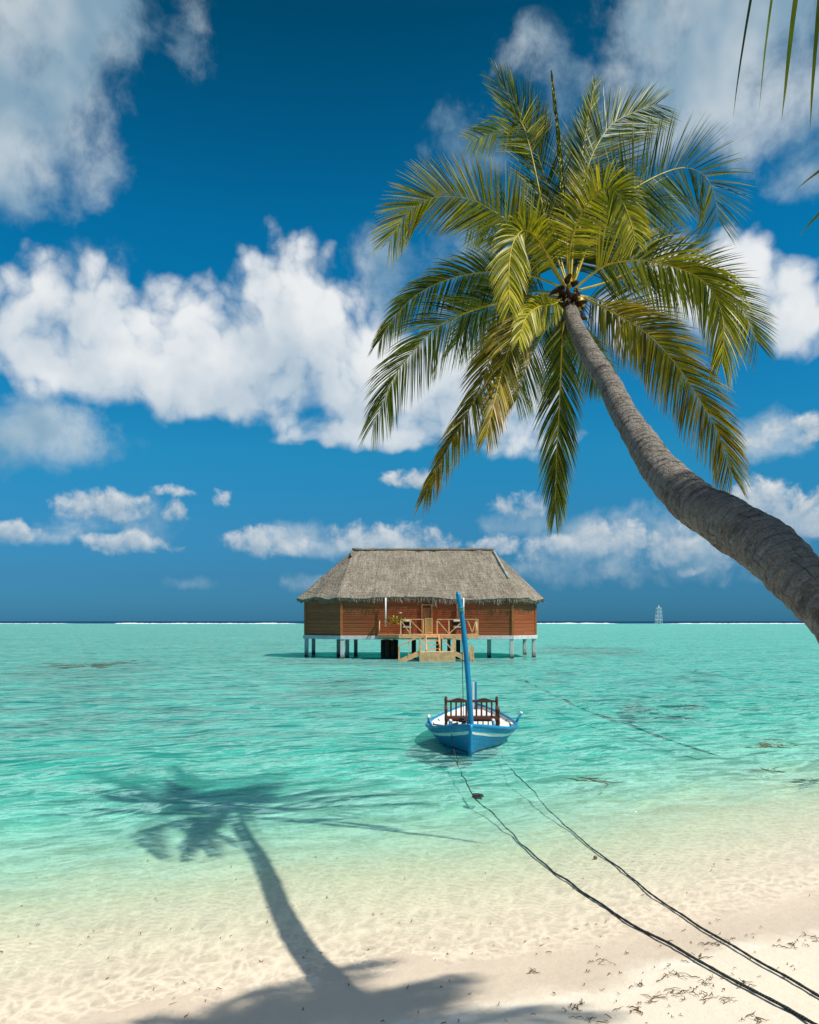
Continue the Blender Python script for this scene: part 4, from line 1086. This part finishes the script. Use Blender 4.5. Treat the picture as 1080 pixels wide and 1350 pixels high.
def build_far():
    # white lattice beacon on the reef
    WH = simple('beacon_white', (.62, .68, .72), .6, .1, 1)
    Yt = 860.0; c = at(868.5, 822, Yt); c.z = 0
    r = thing('beacon_tower', c, 'tiny white lattice beacon tower standing on the distant reef', 'tower')
    H = 16.5; lv = [0, 4.1, 8.2, 12.4, H]; hw = [3.0, 2.8, 2.6, 2.4, 2.1]
    for sx in (-1, 1):
        for sy in (-1, 1):
            mb = MB(); mb.tube([c+Vector((sx*w, sy*w, z)) for z, w in zip(lv, hw)], .22, 6); mb.build('leg', WH, r)
    for sy in (-1, 1):
        mb = MB()
        for i in range(4):
            mb.tube([c+Vector((-hw[i], sy*hw[i], lv[i])), c+Vector((hw[i+1], sy*hw[i+1], lv[i+1]))], .13, 5)
            mb.tube([c+Vector((hw[i], sy*hw[i], lv[i])), c+Vector((-hw[i+1], sy*hw[i+1], lv[i+1]))], .13, 5)
            mb.tube([c+Vector((-hw[i+1], sy*hw[i+1], lv[i+1])), c+Vector((hw[i+1], sy*hw[i+1], lv[i+1]))], .2, 5)
        mb.build('lattice', WH, r)
    mb = MB(); mb.box(c+Vector((0, 0, H+.15)), (3.4, 3.4, .3)); mb.build('platform', WH, r)
    mb = MB(); mb.lathe(c+Vector((0, 0, H+.3)), [(.7, 0), (.7, 1.4), (.4, 1.9), (.15, 2.2), (.1, 3.2), (0, 3.3)], 8); mb.build('lantern', WH, r)
    # breakers on the reef: ridges of foam
    m, nt = mat('foam'); g = G(nt); n = g.noise(g.obj(), .25, 5, .7)
    b = g.bsdf(g.mix(n, (.62, .70, .74), (.86, .88, .88)), .9); g.out(b.outputs[0])
    rng = random.Random(11); mb = MB()
    for u0, u1, Y, h in ((-60, 96, 900, .55), (148, 398, 840, .95), (150, 190, 880, .9), (690, 816, 860, 1.0), (871, 1072, 830, .9), (960, 1085, 870, .7), (1040, 1100, 820, .8), (425, 470, 910, .6)):
        x0, x1 = (u0-CX)/FPX*Y, (u1-CX)/FPX*Y; n = int((x1-x0)/2)+4; rows = [[], [], [], []]
        for k in range(n+1):
            t = k/n; x = lerp(x0, x1, t); e = min(1, min(t, 1-t)*8)
            hh = h*e*(.35+.9*abs(mnoise.noise(Vector((x*.045, Y, 0))))+.35*rng.random()); yy = Y+9*mnoise.noise(Vector((x*.02, Y, 5)))
            for rw, (dy, z) in zip(rows, ((-2.4, -.05), (-.7, hh*.8), (.4, hh), (2.5, -.05))): rw.append((x, yy+dy*e, z))
        mb.sheet(rows)
    o = mb.build('surf', m, smooth=True); tag(o, 'white surf breaking along the far reef', 'surf', kind='stuff')
    # reef patches just under the surface
    rm, nt = mat('coral_reef'); g = G(nt); P = g.obj(); nn = g.noise(P, 1.7, 5, .65)
    b = g.bsdf(g.ramp(nn, [(.3, (.02, .05, .045)), (.5, (.045, .085, .065)), (.7, (.10, .12, .075))]), .9); g.out(b.outputs[0])
    spots = [(120, 878, 125, 7, .5, 'long brown reef patch near the left edge of the lagoon'), (95, 893, 80, 4, .4, 'thin dark reef streak under the long reef patch at left'), (765, 855, 62, 5, .5, 'dark reef patch in the water right of the bungalow'),
             (740, 887, 22, 3, .3, 'small dark reef patch right of the bungalow stilts, nearer the boat'), (920, 887, 24, 3, .3, 'small dark reef patch below the distant beacon'), (840, 934, 32, 5, .3, 'dark reef patch at mid right of the lagoon'),
             (905, 932, 36, 4, .3, 'faint dark reef patch right of centre in the lagoon'), (1020, 983, 42, 6, .25, 'brown weedy patch in the shallows near the right edge'), (1010, 1017, 18, 3, .2, 'tiny weedy patch near the right edge of the shallows'),
             (785, 1030, 16, 4, .15, 'small weedy patch above the upper mooring rope'), (1066, 1031, 26, 3, .15, 'dark twig-like weed at the right edge of the shallows'), (230, 936, 40, 5, .35, 'dark reef patch left of the boat in the lagoon'),
             (100, 945, 60, 6, .35, 'dim reef patch at the left middle of the lagoon'), (440, 900, 60, 8, .4, 'wide dim reef patch in front of the bungalow'), (60, 985, 34, 5, .25, 'small reef patch at lower left of the lagoon')]
    rgw = random.Random(2); wm = simple('wet_weed', (.16, .17, .10), .8, .5, 12)
    for (u, v, ru, rv, dp, lab) in [q for q in spots if q[1] >= 960 and q[0] > 500]:
        mb = MB()
        for q in range(int(5+ru*.35)):
            c = ground_pt(u+rgw.gauss(0, ru*.45), v+rgw.gauss(0, rv*.4), .012); a = rgw.gauss(0, .5); pts = []; p = c.copy(); st = rgw.choice((-1, 1))*rgw.uniform(.03, .11)
            for k in range(6):
                pts.append(Vector((p.x, p.y, c.z+.01*rgw.random()))); a += rgw.gauss(0, .45); p = p+Vector((math.cos(a), math.sin(a), 0))*st
            mb.tube(pts, [.004, .008, .011, .010, .007, .003], 5)
        o = mb.build('weed_patch', wm, smooth=True); tag(o, lab, 'weed', 'weed patches in the shallows')
    spots = [q for q in spots if q[1] < 960]
    for i, (u, v, ru, rv, dp, lab) in enumerate(spots):
        zc = -.035 if i else -.012; ru *= 1.25; rv *= 1.3; c = onz(u, v, zc); rx = ru/FPX*c.y; ry = abs(onz(u, v-rv, zc).y-onz(u, v+rv, zc).y)/2
        mb = MB(); rg = random.Random(i); n = 110; vs = [c+Vector((0, 0, .01))]; fs = []
        for ring, rad in enumerate([(j+1)/14 for j in range(14)]):
            for k in range(n):
                a = 6.2832*k/n; d = Vector((math.cos(a), math.sin(a), i*3.1))
                q = rad*max(.12, .58+.75*mnoise.noise(d*1.5)+.55*mnoise.noise(d*4.1)+.35*mnoise.noise(d*11))
                vs.append(c+Vector((d.x*rx*q, d.y*ry*q, .014-.05*rad*rad+.05*mnoise.noise(Vector((d.x*rx*q*.9, d.y*ry*q*.9, i*5.0)))+.045*mnoise.noise(Vector((d.x*rx*q*2.2, d.y*ry*q*4, i*5.0)))+.02*mnoise.noise(Vector((d.x*rx*q*7, d.y*ry*q*9, i*5.0))))))
        for k in range(n): fs.append((0, 1+k, 1+(k+1) % n))
        for r_ in range(13):
            for k in range(n):
                a = 1+r_*n; fs.append((a+k, a+n+k, a+n+(k+1) % n, a+(k+1) % n))
        mb.add(vs, fs); o = mb.build('reef_patch', rm, smooth=True); tag(o, lab, 'reef patch', 'reef patches in the lagoon')

def build_litter():
    WEED = simple('dry_seaweed', (.22, .115, .045), .85, .6, 30, .2, 0, (.045, .028, .014))
    WEED2 = simple('brown_leaf_scrap', (.30, .15, .06), .8, .5, 30, .2)
    rng = random.Random(4)
    def strand(mb, c, ln, a, w, curl):
        c.z = bed_z(c.x, c.y)+.004; pts = [c.copy()]; d = a; p = c.copy()
        for k in range(6):
            d += rng.gauss(0, curl); p = p+Vector((math.cos(d), math.sin(d)*.9, 0))*ln/6; q = p.copy(); q.z = bed_z(p.x, p.y)+.006+abs(rng.gauss(0, .008)); pts.append(q)
        mb.tube(pts, [w*.5, w, w*1.2, w, w*1.1, w*.7, w*.3], 4)
    clumps = [(884, 1285, 16, 8, 'largest'), (940, 1243, 30, 9, ''), (912, 1262, 20, 6, ''), (922, 1293, 10, 6, ''), (888, 1308, 14, 9, ''), (842, 1300, 18, 5, ''), (858, 1318, 14, 6, ''), (928, 1316, 16, 5, ''), (990, 1342, 22, 6, ''), (753, 1330, 18, 8, ''), (822, 1332, 34, 6, ''), (1062, 1238, 20, 7, ''), (1035, 1246, 26, 6, ''), (700, 1282, 6, 4, ''), (950, 1318, 12, 4, ''), (787, 1268, 8, 4, ''), (975, 1300, 24, 4, ''), (775, 1345, 20, 5, '')]
    labs = ['curled brown seaweed clump just below the nearer rope on the sand', 'long seaweed strands on the sand between the two ropes, upper right', 'brown seaweed strands lying right beside the upper rope', 'small upright looking weed clump under the nearer rope on the right', 'forked brown weed clump between the leaf shade and the nearer rope',
            'thin pale weed strands left of the forked weed clump', 'dark knotted weed clump left of the forked clump on dry sand', 'brown weed bits on the dry sand under the nearer rope, lower right', 'weed strands at the bottom edge of the beach, lower right', 'dark weed clump in the leaf shade at the bottom of the beach',
            'long dark weed streak along the edge of the leaf shade', 'dark weed strands at the far right edge above the upper rope', 'thin weed line right of the upper rope near the right edge', 'tiny dark weed bit alone on the sand above the leaf shade', 'tiny weed bit right of the seaweed under the nearer rope', 'small weed bits on dry sand left of the nearer rope', 'faint weed strands between the ropes at lower right', 'weed strands in the leaf shade at the very bottom']
    for (u, v, r, k, _), lab in zip(clumps, labs):
        mb = MB()
        for q in range(k+1):
            c = ground_pt(u+rng.gauss(0, r*.38), v+rng.gauss(0, 2.2), .006); strand(mb, c, rng.uniform(.03, .14), rng.gauss(.1, .9), rng.uniform(.0014, .0033), .55)
        o = mb.build('seaweed', WEED, smooth=True); tag(o, lab, 'seaweed', 'seaweed scraps on the beach')
    mb = MB()
    for q in range(190):
        if q < 50: u, v = rng.uniform(560, 1090), rng.uniform(1215, 1352)
        elif q < 85: u, v = rng.uniform(-10, 640), rng.uniform(1215, 1350)
        elif q < 130: u, v = rng.gauss(900, 90), rng.gauss(1300, 28)
        else: u, v = rng.uniform(0, 1080), rng.uniform(1120, 1260)
        if v < 1000 or v > 1380: continue
        c = ground_pt(u, v, .004)
        strand(mb, c, rng.uniform(.012, .06), rng.uniform(0, 6.28), rng.uniform(.0015, .0035), .6)
    o = mb.build('beach_litter', WEED2, smooth=True); tag(o, 'tiny scraps of dry leaf and weed scattered over sand and shallows', 'litter', kind='stuff')
build_sky(); build_camera_sun()
build_ground()
leaf_mats()
build_main_palm(); build_shade_palm()
build_hut()
build_boat(); build_ropes(); build_far(); build_litter()
